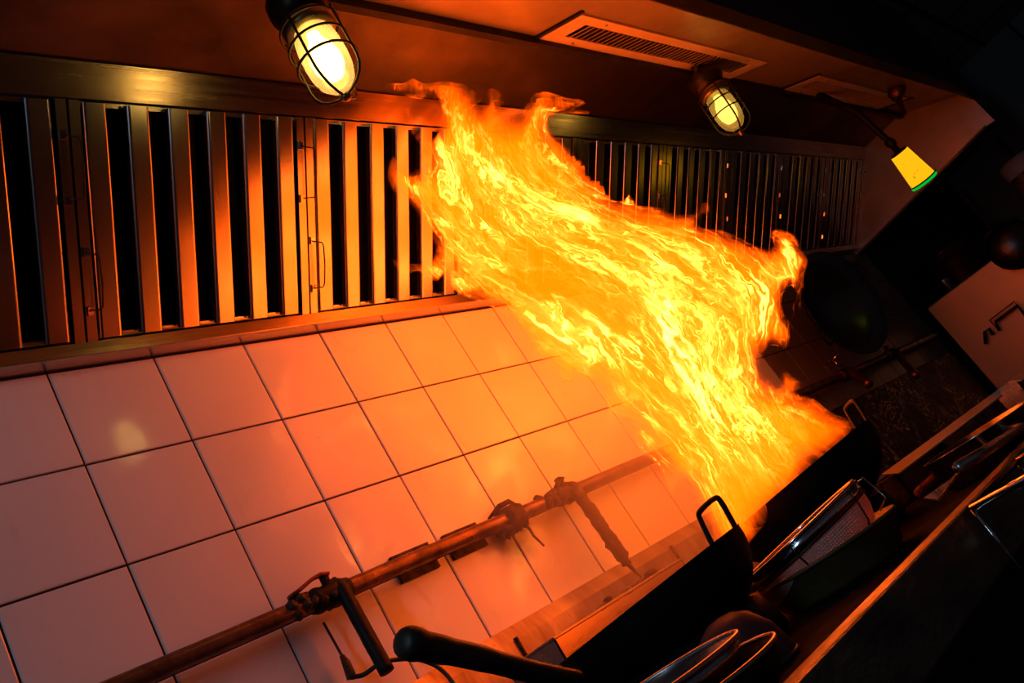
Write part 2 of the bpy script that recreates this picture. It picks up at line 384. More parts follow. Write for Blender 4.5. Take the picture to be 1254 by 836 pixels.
def suppress():
    """nozzle on its bracket hanging off the front slope"""
    bm = nb(); y, z = front(0.17, 0.0)
    tube(bm, [(3.38, y, z + .01), (3.38, y, z - 0.05), (3.40, y + 0.02, z - 0.08)], 0.012, 8)
    lump(bm, (3.36, y - 0.01, z - 0.035), (0.045, 0.04, 0.03), 5, 2, 0.4, 25)
    t = thing('fire_nozzle', 'small dark spray nozzle under the hood front beside the air grille', 'nozzle', (3.38, y, z))
    o = obj('nozzle_body', bm, 'copper', t, True); o.matrix_parent_inverse = Matrix.Translation((-3.38, -y, -z))
    bm = nb(); tube(bm, [(3.41, y + 0.01, z - 0.04), (3.46, y + 0.04, z - 0.10)], 0.010, 8)
    o = obj('nozzle_tip', bm, 'brass', t, True); o.matrix_parent_inverse = Matrix.Translation((-3.38, -y, -z))
suppress()

# ------------------------------------------------------------------ baffle filters
def local_pt(x, v, n):
    return (x, -v * C45 - n * C45, v * C45 - n * C45)
FL = 0.44; FW = 0.497
def chan(x0, x1, n, depth, th, v0, v1, lipf=0.0):
    """flat-faced channel, its side flanges folded back; face at height n."""
    bm = nb(); e = 0.006; A = [k * math.pi / 10 for k in range(6)]
    prof = [(x0, n - depth)] + [(x0 + e - e * math.cos(a), n - e + e * math.sin(a)) for a in A] + [(x1 - e + e * math.sin(a), n - e + e * math.cos(a)) for a in A] + [(x1, n - depth), (x1 - th, n - depth), (x1 - th, n - e), (x1 - e, n - th), (x0 + e, n - th), (x0 + th, n - e), (x0 + th, n - depth)]
    a = [bm.verts.new(local_pt(x, v0, q)) for x, q in prof]; b = [bm.verts.new(local_pt(x, v1, q)) for x, q in prof]
    k = len(prof)
    for i in range(k): bm.faces.new((a[i], a[(i + 1) % k], b[(i + 1) % k], b[i]))
    bm.faces.new(list(reversed(a))); bm.faces.new(b); bmesh.ops.recalc_face_normals(bm, faces=bm.faces)
    return bm
def mesh_of(bm, mat, name, smooth=False):
    me = bpy.data.meshes.new(name); bm.to_mesh(me); bm.free(); me.materials.append(MT[mat])
    if smooth:
        for p in me.polygons: p.use_smooth = True
    return me
slat_me = mesh_of(chan(0, 0.043, 0.0, 0.018, 0.0012, 0.004, FL - 0.003), 'slat', 'slat')
def rear_me_():
    bm = nb()   # trough channel open to the front
    prof = [(0, 0.0), (0.0, -0.034), (0.0022, -0.036), (0.052, -0.036), (0.054, -0.034), (0.054, 0.0), (0.0525, 0.0), (0.0525, -0.0335), (0.0015, -0.0335), (0.0015, 0.0)]
    a = [bm.verts.new(local_pt(x, 0.01, n - 0.012)) for x, n in prof]; b = [bm.verts.new(local_pt(x, FL - 0.01, n - 0.012)) for x, n in prof]
    k = len(prof)
    for i in range(k): bm.faces.new((a[i], a[(i + 1) % k], b[(i + 1) % k], b[i]))
    bm.faces.new(list(reversed(a))); bm.faces.new(b); bmesh.ops.recalc_face_normals(bm, faces=bm.faces)
    return bm
rear_me = mesh_of(rear_me_(), 'grease', 'rear_channel')
def frame_bm():
    bm = nb()
    def fb(x0, x1, v0, v1, n0=-0.05, n1=0.002):
        hexa(bm, [local_pt(x0, v0, n0), local_pt(x1, v0, n0), local_pt(x1, v1, n0), local_pt(x0, v1, n0), local_pt(x0, v0, n1), local_pt(x1, v0, n1), local_pt(x1, v1, n1), local_pt(x0, v1, n1)])
    fb(0.001, 0.0195, 0, FL); fb(FW - 0.0195, FW - 0.001, 0, FL); fb(0.0195, FW - 0.0195, 0, 0.009, -0.05, -0.020); fb(0.0195, FW - 0.0195, FL - 0.009, FL, -0.05, -0.020)
    bmesh.ops.recalc_face_normals(bm, faces=bm.faces); return bm
frame_me = mesh_of(frame_bm(), 'slat', 'filter_frame')
def bail_me_(x, v0, v1, out):
    bm = nb(); P = [local_pt(x, v0, 0.004), local_pt(x + out * 0.3, v0 + .002, 0.012), local_pt(x + out * 0.9, v0 + 0.004, 0.022), local_pt(x + out, v0 + 0.012, 0.025),
                    local_pt(x + out * 1.05, (v0 + v1) / 2, 0.027), local_pt(x + out, v1 - 0.012, 0.025), local_pt(x + out * 0.9, v1 - 0.004, 0.022), local_pt(x + out * 0.3, v1 - .002, 0.012), local_pt(x, v1, 0.004)]
    return tube(bm, P, 0.0016, 6)
def clip_me_(x, v):
    bm = nb()
    hexa(bm, [local_pt(x - .007, v - .009, 0.001), local_pt(x + .007, v - .009, 0.001), local_pt(x + .007, v + .009, 0.001), local_pt(x - .007, v + .009, 0.001),
              local_pt(x - .005, v - .008, 0.007), local_pt(x + .005, v - .008, 0.007), local_pt(x + .005, v + .008, 0.007), local_pt(x - .005, v + .008, 0.007)])
    bmesh.ops.recalc_face_normals(bm, faces=bm.faces); return bm
bail_u = mesh_of(bail_me_(FW - 0.012, 0.262, 0.378, 0.022), 'darkcage', 'handle', True)
bail_l = mesh_of(bail_me_(0.004, 0.058, 0.168, 0.020), 'darkcage', 'handle', True)
clips = {k: mesh_of(clip_me_(*k), 'chrome', 'clip') for k in ((FW - 0.012, 0.262), (FW - 0.012, 0.378), (0.009, 0.058), (0.009, 0.168))}
ordn = ['first', 'second', 'third', 'fourth', 'fifth', 'sixth', 'seventh', 'eighth', 'ninth', 'tenth']
NF = 10
for k in range(-2, 8):
    q = 7 - k
    f = thing('baffle_filter', f'slanted steel baffle filter, {ordn[q]} along the row from the hood end panel', 'hood filter', (0.0725 + 0.4995 * k, -0.045, 1.78), 'baffle filters along the hood')
    obj('filter_frame', frame_me, None, f)
    for i in range(6):
        o = obj('slat', slat_me, None, f); o.location.x = 0.0255 + 0.0806 * i
    for i in range(5):
        o = obj('rear_channel', rear_me, None, f); o.location.x = 0.061 + 0.0806 * i
    h = obj('handle', bail_u, None, f)
    obj('clip', clips[(FW - 0.012, 0.262)], None, h); obj('clip', clips[(FW - 0.012, 0.378)], None, h)
    h = obj('handle', bail_l, None, f)
    obj('clip', clips[(0.009, 0.058)], None, h); obj('clip', clips[(0.009, 0.168)], None, h)

# ------------------------------------------------------------------ caged hood lamps
MT['globe'] = glass_mat('amber_globe', (1.0, 0.82, 0.42), 0.30)
MT['bulb'] = emit_mat('bulb_glow', (1.0, 0.74, 0.28), 8.0)
MT['bulb_dim'] = emit_mat('bulb_glow_dim', (1.0, 0.72, 0.20), 2.0)
def caged_lamp(loc, label, bulbmat, tilt):
    t = thing('caged_lamp', label, 'lamp', loc, 'caged hood lamps')
    t.rotation_euler = tilt
    obj('stem', tube(nb(), [Vector((0, 0, -0.002)), Vector((0, 0.0, 0.10))], 0.016, 14), 'darkcage', t, True)
    # origin = ceiling mount; hangs down -z
    obj('mount', lathe(nb(), [(0, 0.0), (0.052, 0.0), (0.056, -0.006), (0.056, -0.03), (0.048, -0.04), (0.044, -0.062), (0.0, -0.062)], 32), 'darkcage', t, True)
    obj('collar', lathe(nb(), [(0.0, -0.060), (0.046, -0.060), (0.050, -0.066), (0.046, -0.072), (0.049, -0.078), (0.045, -0.086), (0.0, -0.086)], 32), 'brass', t, True)
    gl = [(0.034, -0.084), (0.038, -0.095), (0.041, -0.115), (0.042, -0.150), (0.040, -0.175), (0.034, -0.196), (0.022, -0.210), (0.0, -0.215)]
    obj('globe', lathe(nb(), gl, 36), 'globe', t, True)
    bl = [(0.0, -0.086), (0.012, -0.088), (0.013, -0.100), (0.024, -0.122), (0.0295, -0.145), (0.028, -0.165), (0.019, -0.184), (0.0, -0.190)]
    obj('bulb', lathe(nb(), bl, 28), bulbmat, t, True)
    cg = t
    for z, r in ((-0.076, 0.056), (-0.118, 0.057), (-0.158, 0.057)):
        obj('cage_ring', loop_tube(nb(), circ(r, z), 0.0024, 8), 'darkcage', cg, True)
    for a in (0.35, 0.35 + math.pi / 2):
        P = []
        for q in range(-12, 13):
            if abs(q) >= 5: r_, z_ = 0.057, -0.180 + (abs(q) - 5) / 7 * 0.115
            else:
                th = q / 5 * math.pi / 2; r_, z_ = 0.057 * abs(math.sin(th)), -0.180 - 0.052 * math.cos(th)
            sg = 1 if q >= 0 else -1
            P.append((sg * r_ * math.cos(a), sg * r_ * math.sin(a), z_))
        obj('cage_bar', tube(nb(), P, 0.0026, 8), 'darkcage', cg, True)
    obj('guard_nut', lathe(nb(), [(0, -0.228), (0.010, -0.229), (0.010, -0.236), (0.004, -0.242), (0, -0.242)], 12), 'brass', cg, True)
    return t
caged_lamp(tuple(onY(399, 72, -0.648) + Vector((0, -0.014, 0.145))), 'caged lamp with blazing white bulb over the pink-lit tiles', 'bulb', (0.10, 0.0, 0.0))
caged_lamp(tuple(onY(890, 136, -0.648) + Vector((0, -0.014, 0.145))), 'dimmer yellow caged lamp hanging below the long air grille', 'bulb_dim', (0.10, 0.0, 0.3))

# yellow shade lamp near hood end
MT['yshade'] = None
def yshade():
    M, N, L = nt('lit_yellow_shade'); N.remove(N['Principled BSDF'])
    e = N.new('ShaderNodeEmission'); n = noise_(N, L, geo(N), 60, 4).outputs['Fac']
    L.new(mixc(N, L, mapr(N, L, n, 0.62, 0.70, 0, 0.8), (1.0, 0.43, 0.005), (0.25, 0.07, 0.0)), e.inputs[0]); e.inputs[1].default_value = 0.95
    L.new(e.outputs[0], N['Material Output'].inputs[0]); return M
MT['yshade'] = yshade(); MT['green'] = emit_mat('green_lit_ring', (0.0, 0.48, 0.03), 0.8)
pt = Vector(CP + 3.3 * ray(1101, 187)); pb = Vector(CP + 3.3 * ray(1131, 221))
axis = (pb - pt); Ln = axis.length
t = thing('shade_lamp', 'yellow lit cone-shaped work lamp with glowing green rim under the hood', 'lamp', pt)
t.rotation_mode = 'QUATERNION'; t.rotation_quaternion = (-axis).to_track_quat('Z', 'Y')
obj('shade', lathe(nb(), [(0.036, 0), (0.051, -Ln), (0.049, -Ln), (0.034, 0)], 28, close=True), 'yshade', t, True)
obj('top_cap', lathe(nb(), [(0, 0.008), (0.030, 0.006), (0.036, 0.0), (0, -0.002)], 28), 'black', t, True)
obj('green_rim', lathe(nb(), [(0.0, -Ln - 0.008), (0.053, -Ln - 0.008), (0.055, -Ln - 0.001), (0.053, -Ln + 0.004), (0, -Ln + 0.003)], 28), 'green', t, True)
obj('rim_band', loop_tube(nb(), circ(0.0545, -Ln + 0.005), 0.003, 6), 'black', t, True)
up = t.rotation_quaternion.to_matrix()
inv = up.inverted()
top_w = Vector((pt.x - 0.06, -0.66, 2.115))
o = obj('arm', tube(nb(), [Vector((0, 0, 0.004)), Vector((0.0, 0.0, 0.05)), inv @ (pt + Vector((-0.05, -0.0, 0.22)) - pt), inv @ (top_w - pt)], 0.012, 8), 'black', t, True)
obj('arm_joint', lump(nb(), (0, 0, 0.05), (0.02, 0.02, 0.025), 3, 2, 0.2), 'black', t, True)

# ------------------------------------------------------------------ wall pipe and taps
PZ, PY = 1.156, -0.052
pipe = thing('wall_pipe', 'greasy steel water pipe with taps running along the tiled wall', 'pipe', (0, PY, PZ))
def pp(name, bm, mat, par=None, smooth=True):
    o = obj(name, bm, mat, par or pipe, smooth)
    if par is None: o.matrix_parent_inverse = Matrix.Translation((0, -PY, -PZ))
    return o
bm = nb(); tube(bm, [(x, PY, PZ) for x in np.linspace(-0.8, 4.02, 60)], 0.0165, 14); pp('pipe_run', bm, 'rust')
for xa in (0.467, 0.612):
    b_ = nb(); box(b_, (xa, -0.014, 1.130), (xa + 0.102, -0.004, 1.188)); pp('bracket_plate', b_, 'crust', smooth=False)
    for q in (0.012, 0.09):
        b_ = nb(); box(b_, (xa + q, PY + 0.010, PZ - 0.006), (xa + q + 0.006, -0.012, PZ + 0.006)); pp('stand_off', b_, 'crust', smooth=False)
def tap(x, spout_end, r, mat, crust, lev):
    """valve body on the pipe, lever on top, spout leaning out into the range"""
    bm = nb(); tube(bm, [(x - 0.05, PY, PZ), (x - 0.035, PY, PZ), (x - 0.02, PY, PZ), (x, PY - .003, PZ), (x + 0.02, PY, PZ), (x + 0.035, PY, PZ)], [0.020, 0.025, 0.021, 0.027, 0.022, 0.02], 12, wob=0.006 if crust else 0.001)
    T = pp('tap', bm, mat)
    bm = nb(); s = Vector((x + 0.008, PY - 0.022, PZ - 0.004)); e = Vector(spout_end)
    n = 22; P = [Vector((x + 0.008, PY, PZ + 0.006)), Vector((x + 0.008, PY - 0.016, PZ + 0.006))] + [s.lerp(e, q / n) for q in range(n + 1)]
    rr = [r * 1.1, r * 1.25] + [r * (1.15 - 0.0 * q) if q < n - 1 else r * (0.8 if crust else 1.15) for q in range(n + 1)]
    o = obj('spout', tube(bm, P, rr, 14, wob=0.005 if crust else 0.0006), 'crust' if crust else mat, T, True)
    bm = nb(); tube(bm, [(x - 0.005, PY - 0.005, PZ + 0.015), (x - 0.005, PY - 0.006, PZ + 0.036)], 0.009, 8); obj('stem', bm, mat, T, True)
    bm = nb(); l0 = Vector((x + 0.004, PY - 0.008, PZ + 0.036)); tube(bm, [l0, l0 + Vector((-0.018, 0, 0.004)), l0 + Vector((-0.035 * lev, -0.002, 0.002)), l0 + Vector((-0.07 * lev, -0.006, -0.009)), l0 + Vector((-0.092 * lev, -0.007, -0.014))], [0.010, 0.011, 0.009, 0.0095, 0.0095], 8, flat=0.4); obj('lever', bm, MT['redhose'] if lev == 1 else 'crust', T, True)
    return T
t1 = tap(0.290, onY(474, 822, -0.115), 0.0120, 'black', False, 1)
for k in range(14):   # tape and scale lumps round the first valve
    bm = nb(); lump(bm, (0.20 + 0.0075 * k, PY - 0.004 + random.uniform(-.01, .004), PZ + random.uniform(-.012, .014)), (0.012, 0.014, 0.013), k, 2, 0.6, 60); obj('scale_lump', bm, 'crust', t1, True).matrix_parent_inverse = Matrix.Identity(4)
t2 = tap(0.985, onY(768, 690, -0.13), 0.0135, 'crust', True, 0.45)
for k in range(10):
    bm = nb(); lump(bm, (0.885 + 0.011 * k, PY + random.uniform(-.012, .002), PZ + random.uniform(-.012, .012)), (0.013, 0.014, 0.013), k + 50, 2, 0.6, 60); obj('scale_lump', bm, 'crust', t2, True)
bm = nb(); e2 = onY(768, 690, -0.13); tube(bm, [e2 - Vector((0, 0, -0.01)), e2 + Vector((0.006, -0.004, -0.03)), e2 + Vector((0.012, -0.006, -0.045))], [0.007, 0.003, 0.0012], 6); obj('drip', bm, 'crust', t2, True)
for (x, q) in ((2.79, (1064, 470)), (3.345, (1122, 460))):
    T = tap(x, onY(*q, -0.17), 0.014, 'copper', False, 0.5)
    bm = nb()
    for a in (0, math.pi / 2):
        d = Vector((math.cos(a), math.sin(a), 0)) * 0.035; c = Vector((x - 0.005, PY - 0.006, PZ + 0.075)); tube(bm, [c - d, c + d], 0.005, 6)
    tube(bm, [(x - 0.005, PY - 0.006, PZ + 0.03), (x - 0.005, PY - 0.006, PZ + 0.075)], 0.006, 6)
    obj('cross_handle', bm, 'chrome', T, True)
# burnt clamp with torn lagging
cl = pp('pipe_clamp', tube(nb(), [(0.755 + 0.008 * k, PY, PZ - 0.004) for k in range(8)], [0.019, 0.027, 0.031, 0.029, 0.032, 0.028, 0.029, 0.019], 14, wob=0.009), 'crust')
for k in range(9):
    bm = nb(); lump(bm, (0.77 + random.uniform(-.025, .035), PY + random.uniform(-.005, .03), PZ + random.uniform(-.035, .02)), (0.016, 0.012, 0.015), k + 20, 2, 0.7, 70); obj('burnt_lump', bm, 'crust', cl, True)
bm = nb(); tube(bm, [(0.795, PY - 0.01, PZ - 0.025), (0.803, PY - 0.008, PZ - 0.045), (0.800, PY - 0.01, PZ - 0.06), (0.812, PY - 0.01, PZ - 0.09)], [0.005, 0.0035, 0.003, 0.001], 6, wob=.002); obj('torn_strip', bm, 'crust', cl, True)
bm = nb(); tube(bm, [(0.735, PY + 0.02, PZ + 0.022), (0.76, PY - 0.005, PZ + 0.033), (0.785, PY - 0.014, PZ + 0.034), (0.80, PY - 0.012, PZ + 0.025)], [0.002, 0.006, 0.006, 0.003], 6, wob=.002); obj('torn_strip', bm, 'crust', cl, True)
# hose on the wall
P = [onY(396, 762, -0.03), onY(424, 812, -0.03), onY(430, 828, -0.04), onY(445, 826, -0.05), onY(466, 812, -0.075), onY(490, 807, -0.08), onY(515, 808, -0.08), onY(538, 818, -0.09), onY(556, 838, -0.10), onY(565, 862, -0.11)]
hs = thing('gas_hose', 'thin black hose looping below the first tap against the tiles', 'hose', tuple(P[0]))
inv = Matrix.Translation(-P[0])
def hp(n, bm, mat):
    o = obj(n, bm, mat, hs, True); o.matrix_parent_inverse = inv
def smooth_path(P, n=6):
    out = []
    for i in range(len(P) - 1):
        p0, p1, p2, p3 = P[max(i - 1, 0)], P[i], P[i + 1], P[min(i + 2, len(P) - 1)]
        for k in range(n):
            u = k / n; out.append(0.5 * ((2 * p1) + (p2 - p0) * u + (2 * p0 - 5 * p1 + 4 * p2 - p3) * u * u + (3 * p1 - p0 - 3 * p2 + p3) * u ** 3))
    return out + [P[-1]]
hp('rod', tube(nb(), P[:3], 0.0028, 6), 'rubber'); hp('hose', tube(nb(), smooth_path(P[2:]), 0.0042, 8), 'rubber')
hp('coupling', tube(nb(), [P[1] + (P[0] - P[1]) * .2, P[1], P[2], P[2] + (P[3] - P[2]) * .3], [0.004, 0.008, 0.009, 0.005], 8, wob=.002), 'crust')

# ------------------------------------------------------------------ wok range
rg = thing('wok_range', 'long stainless wok range with greasy top and bright front rail', 'cooking range', (1.5, -0.5, 0))
RI = Matrix.Translation((-1.5, 0.5, 0))
def rp(name, bm, mat, smooth=False, bevel=0):
    o = obj(name, bm, mat, rg, smooth, bevel); o.matrix_parent_inverse = RI; return o
RX0, RX1 = -1.0, 4.05; TOPZ = 0.725
rp('body', box(nb(), (RX0, -1.03, 0.08), (RX1, -0.01, 0.70)), 'black')
MT['topgrease'] = pbr('charred_range_top', (0.012, 0.009, 0.008), 0.85, 0, 0.5, 20, rvar=0.1, bump=0.6, spec=0.05)
rp('top_plate', box(nb(), (RX0, -1.04, 0.70), (RX1, -0.005, TOPZ)), 'topgrease', bevel=0.003)
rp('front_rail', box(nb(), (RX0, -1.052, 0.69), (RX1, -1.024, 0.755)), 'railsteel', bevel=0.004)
rp('plinth', box(nb(), (RX0, -0.98, 0.0), (RX1, -0.05, 0.08)), 'black')
rp('back_splash', prism_x(nb(), [(-0.006, TOPZ), (-0.045, TOPZ), (-0.040, 0.925), (-0.022, 0.955), (-0.006, 0.957)], RX0, 2.25), 'splash')
rp('rear_splash', prism_x(nb(), [(-0.006, TOPZ), (-0.06, TOPZ), (-0.05, 1.05), (-0.006, 1.06)], 2.26, RX1), 'scratched')
for x in (0.10, 0.62, 1.22, 1.80):
    rp('splash_seam', box(nb(), (x, -0.048, 0.73), (x + 0.004, -0.03, 0.93)), 'crust')
WA = (0.344, -0.643); WB = (0.98, -0.568)
for c, r in ((WA, 0.122), (WB, 0.128), ((1.62, -0.55), 0.15), ((2.5, -0.55), 0.15), ((3.4, -0.55), 0.15)):
    bm = nb(); lathe(bm, [(r, 0.0), (r + 0.01, 0.012), (r - 0.002, 0.058), (r - 0.018, 0.058), (r - 0.012, 0.012), (r - 0.016, 0.0)], 40, close=True)
    for v in bm.verts: v.co += Vector((c[0], c[1], TOPZ))
    rp('burner_ring', bm, 'black', True)

def wok(name, label, c, r, depth, zrim, tilt, axis_dir, handle=None, loops=()):
    t = thing(name, label, 'wok', (c[0], c[1], zrim), 'iron woks on the range')
    t.rotation_mode = 'QUATERNION'
    ax = Vector((-axis_dir[1], axis_dir[0], 0)).normalized()
    t.rotation_quaternion = Matrix.Rotation(-tilt, 3, ax).to_quaternion()
    prof = []; n = 14
    for k in range(n + 1):
        a = k / n; prof.append((r * math.sin(a * math.pi / 2) ** 0.85, -depth * math.cos(a * math.pi / 2) ** 1.1))
    th = 0.0035
    inner = [(max(0.0, q[0] - th), q[1] + th) for q in reversed(prof)]; inner[-1] = (0, inner[-1][1]); prof[0] = (0, prof[0][1])
    bm = nb(); lathe(bm, prof + [(r + 0.001, 0.003)] + [(r - th, 0.003)] + inner[1:], 64)
    obj('bowl', bm, 'wokiron', t, True)
    if handle: handle(t)
    for (a, rr, ht, wd) in loops:
        ca, sa = math.cos(a), math.sin(a); B = Vector((ca, sa, 0)); T = Vector((-sa, ca, 0)); Z = Vector((0, 0, 1))
        P = [B * (r - 0.006) + T * -wd - Z * 0.03, B * (r + 0.004) + T * -wd + Z * 0.01, B * (r + 0.012) + T * -wd * 0.95 + Z * (ht * .8), B * (r + 0.014) + T * -wd * 0.7 + Z * ht, B * (r + 0.014) + T * wd * 0.7 + Z * ht, B * (r + 0.012) + T * wd * 0.95 + Z * (ht * .8), B * (r + 0.004) + T * wd + Z * 0.01, B * (r - 0.006) + T * wd - Z * 0.03]
        o = obj('loop_handle', tube(nb(), smooth_path(P, 4), 0.0042, 8), 'black', t, True)
    return t
dA = Vector((WA[0] - CP[0], WA[1] - CP[1], 0)).normalized(); rA = Vector((dA.y, -dA.x, 0))   # right as seen from the aisle
def wokA_handle(t):
    bpy.context.view_layer.update()
    q = t.rotation_quaternion.inverted(); o = Vector((WA[0], WA[1], 0.852))
    a = [onY(706, 834, -0.735), onY(650, 822, -0.745), onY(590, 806, -0.76), onY(540, 795, -0.77), onY(512, 789, -0.775), onY(498, 787, -0.778), onY(490, 786, -0.78)]
    P = [q @ (p - o) for p in a]
    obj('long_handle', tube(nb(), smooth_path(P, 4), [0.0115] * 8 + [0.0125] * 4 + [0.0135] * 4 + [0.0150, 0.0155, 0.0158, 0.0155, 0.015, 0.014, 0.0125, 0.0095, 0.0045], 14, flat=0.95), 'handleiron', t, True)
wok('wok', 'black iron wok with long hollow handle and loop grip nearest the mesh strainer', WA, 0.150, 0.100, 0.852, math.radians(4.6), rA, wokA_handle, [(math.atan2(rA.y, rA.x) + 0.50, 0, 0.050, 0.036)])
dB = Vector((WB[0] - CP[0], WB[1] - CP[1], 0)).normalized(); rB = Vector((dB.y, -dB.x, 0))
wok('wok', 'black iron wok that the great flame rises out of', WB, 0.188, 0.115, 0.880, math.radians(6.5), rB, None, [(math.atan2(rB.y, rB.x) + 0.36, 0, 0.050, 0.030)])

# steel tray with ladles behind the first wok
t = thing('steel_tray', 'small upright-sided steel tray behind the long-handled wok', 'tray', (0.74, -0.2, TOPZ))
bm = nb(); xa, xb, ya, yb2, zt = 0.50, 0.93, -0.27, -0.12, 0.882
TI = Matrix.Translation((-0.74, 0.2, -TOPZ))
for (a, b) in (((xa, ya, TOPZ), (xb, ya + .003, zt)), ((xa, yb2 - .003, TOPZ), (xb, yb2, zt)), ((xa, ya, TOPZ), (xa + .003, yb2, zt)), ((xb - .003, ya, TOPZ), (xb, yb2, zt)), ((xa, ya, TOPZ), (xb, yb2, TOPZ + .003))):
    o = obj('tray_side', box(nb(), a, b), 'steel', t); o.matrix_parent_inverse = TI
o = obj('tray_rim', loop_tube(nb(), [(xa, ya, zt), (xb, ya, zt), (xb, yb2, zt), (xa, yb2, zt)], 0.003, 6), 'steel', t); o.matrix_parent_inverse = TI
def ladle(label, p0, p1, rb, mat='ladlesteel', bowl=True):
    t = thing('ladle', label, 'ladle', tuple(p0)); d = (p1 - p0)
    obj('shaft', tube(nb(), [Vector((0, 0, 0)), d * 0.5 + Vector((0, 0, 0.004)), d], [0.004, 0.0045, 0.006], 8), mat, t, True)
    if bowl:
        bm = nb(); lathe(bm, [(0, -rb * 0.7), (rb * 0.6, -rb * 0.5), (rb * .93, -rb * .15), (rb, 0.0), (rb * .95, 0), (rb * .9, -rb * .13), (rb * .56, -rb * .45), (0, -rb * .64)], 24)
        for v in bm.verts: v.co += Vector((0, 0, 0)) - d.normalized() * rb * 0.9
        obj('cup', bm, mat, t, True)
    obj('grip', tube(nb(), [d, d * 1.12, d * 1.2], [0.008, 0.009, 0.006], 8), 'black', t, True)
ladle('steel ladle lying across the steel tray behind the long-handled wok', onY(735, 752, -0.2), onY(792, 706, -0.14), 0.03)
ladle('second short ladle with hooked shaft at the steel tray end', onY(712, 770, -0.16), onY(742, 738, -0.10), 0.026)

# ------------------------------------------------------------------ strainer, basins and bowls at the front
CX, CY = 0.576, -0.744; SR = 0.112 / 0.143
t = thing('strainer', 'round fine-mesh strainer with steel rim standing in the olive basin', 'strainer', (CX, CY, 0.812))
t.rotation_mode = 'QUATERNION'; dC = Vector((CX - CP[0], CY - CP[1], 0)).normalized(); rC = Vector((dC.y, -dC.x, 0))
t.rotation_quaternion = Matrix.Rotation(-math.radians(9.5), 3, Vector((-rC.y, rC.x, 0))).to_quaternion()
t.scale = (SR, SR, 1.0)
obj('rim_band', lathe(nb(), [(0.142, 0.0), (0.143, -0.016), (0.141, -0.016), (0.140, 0.0)], 56, close=True), 'chrome', t, True)
obj('rim_wire', loop_tube(nb(), circ(0.143, 0.001, 56), 0.0026, 8), 'chrome', t, True)
obj('lower_wire', loop_tube(nb(), circ(0.142, -0.018, 56), 0.0018, 8), 'darkcage', t, True)
obj('mesh_bowl', lathe(nb(), [(0.140, -0.016), (0.134, -0.035), (0.122, -0.052), (0.10, -0.066), (0.06, -0.074), (0.0, -0.077)], 64, uv=True), 'mesh', t, True)
for a in (-0.5, 0.9, 2.3, 3.5, 4.6):
    P = [(0.1425 * math.cos(a), 0.1425 * math.sin(a), 0.0), (0.142 * math.cos(a), 0.142 * math.sin(a), -0.02), (0.131 * math.cos(a), 0.131 * math.sin(a), -0.046), (0.104 * math.cos(a), 0.104 * math.sin(a), -0.068), (0.04 * math.cos(a), 0.04 * math.sin(a), -0.079)]
    obj('support_wire', tube(nb(), [Vector(p) for p in P], 0.0017, 6), 'darkcage', t, True)
P = [rC * 0.140 + Vector((0, 0, -0.005)), rC * 0.158 + Vector((0, 0, -0.005)), rC * 0.160 + Vector((0, 0, -0.045)), rC * 0.135 + Vector((0, 0, -0.052))]
obj('hook', tube(nb(), P, 0.0018, 6), 'chrome', t, True)
t = thing('olive_basin', 'shallow dull olive basin under the mesh strainer', 'basin', (CX + 0.012, CY - 0.012, TOPZ)); t.scale = (0.84, 0.84, 1)
obj('basin_shell', lathe(nb(), [(0, 0.0), (0.105, 0.0), (0.118, 0.008), (0.135, 0.045), (0.139, 0.046), (0.139, 0.049), (0.134, 0.049), (0.114, 0.012), (0.10, 0.005), (0, 0.005)], 56), 'olive', t, True)
obj('rim_bead', loop_tube(nb(), circ(0.138, 0.048, 56), 0.0028, 8), 'olive', t, True)
def steel_bowl(label, c, r, h, zr, mat='ladlesteel'):
    t = thing('steel_bowl', label, 'bowl', (c[0], c[1], zr), 'nested steel bowls')
    prof = [(0, -h), (r * .45, -h), (r * .75, -h * .75), (r * .95, -h * .3), (r, 0), (r - .002, 0), (r * .95 - .002, -h * .3), (r * .75 - .002, -h * .74), (r * .44, -h + .002), (0, -h + .002)]
    obj('bowl_shell', lathe(nb(), prof, 56), mat, t, True); obj('rolled_rim', loop_tube(nb(), circ(r, 0.001, 56), 0.0022, 8), 'steel', t, True)
    return t
steel_bowl('shiny steel bowl on top of the nested pair beside the long-handled wok', (-0.030, -0.90), 0.088, 0.038, 0.790)
steel_bowl('dark lower bowl of the nested pair, holding the shiny one', (-0.022, -0.912), 0.097, 0.047, 0.7735, 'black')
t = thing('upturned_bowl', 'small plum enamel bowl upturned between long-handled wok and nested bowls', 'bowl', (0.215, -0.815, TOPZ)); t.scale = (0.85, 0.85, 0.9)
obj('bowl_dome', lathe(nb(), [(0.062, 0), (0.062, 0.012), (0.054, 0.042), (0.036, 0.066), (0.018, 0.075), (0, 0.077)], 36), 'pink', t, True)
obj('rim_bead', loop_tube(nb(), circ(0.062, 0.004, 36), 0.003, 6), 'pink', t, True)

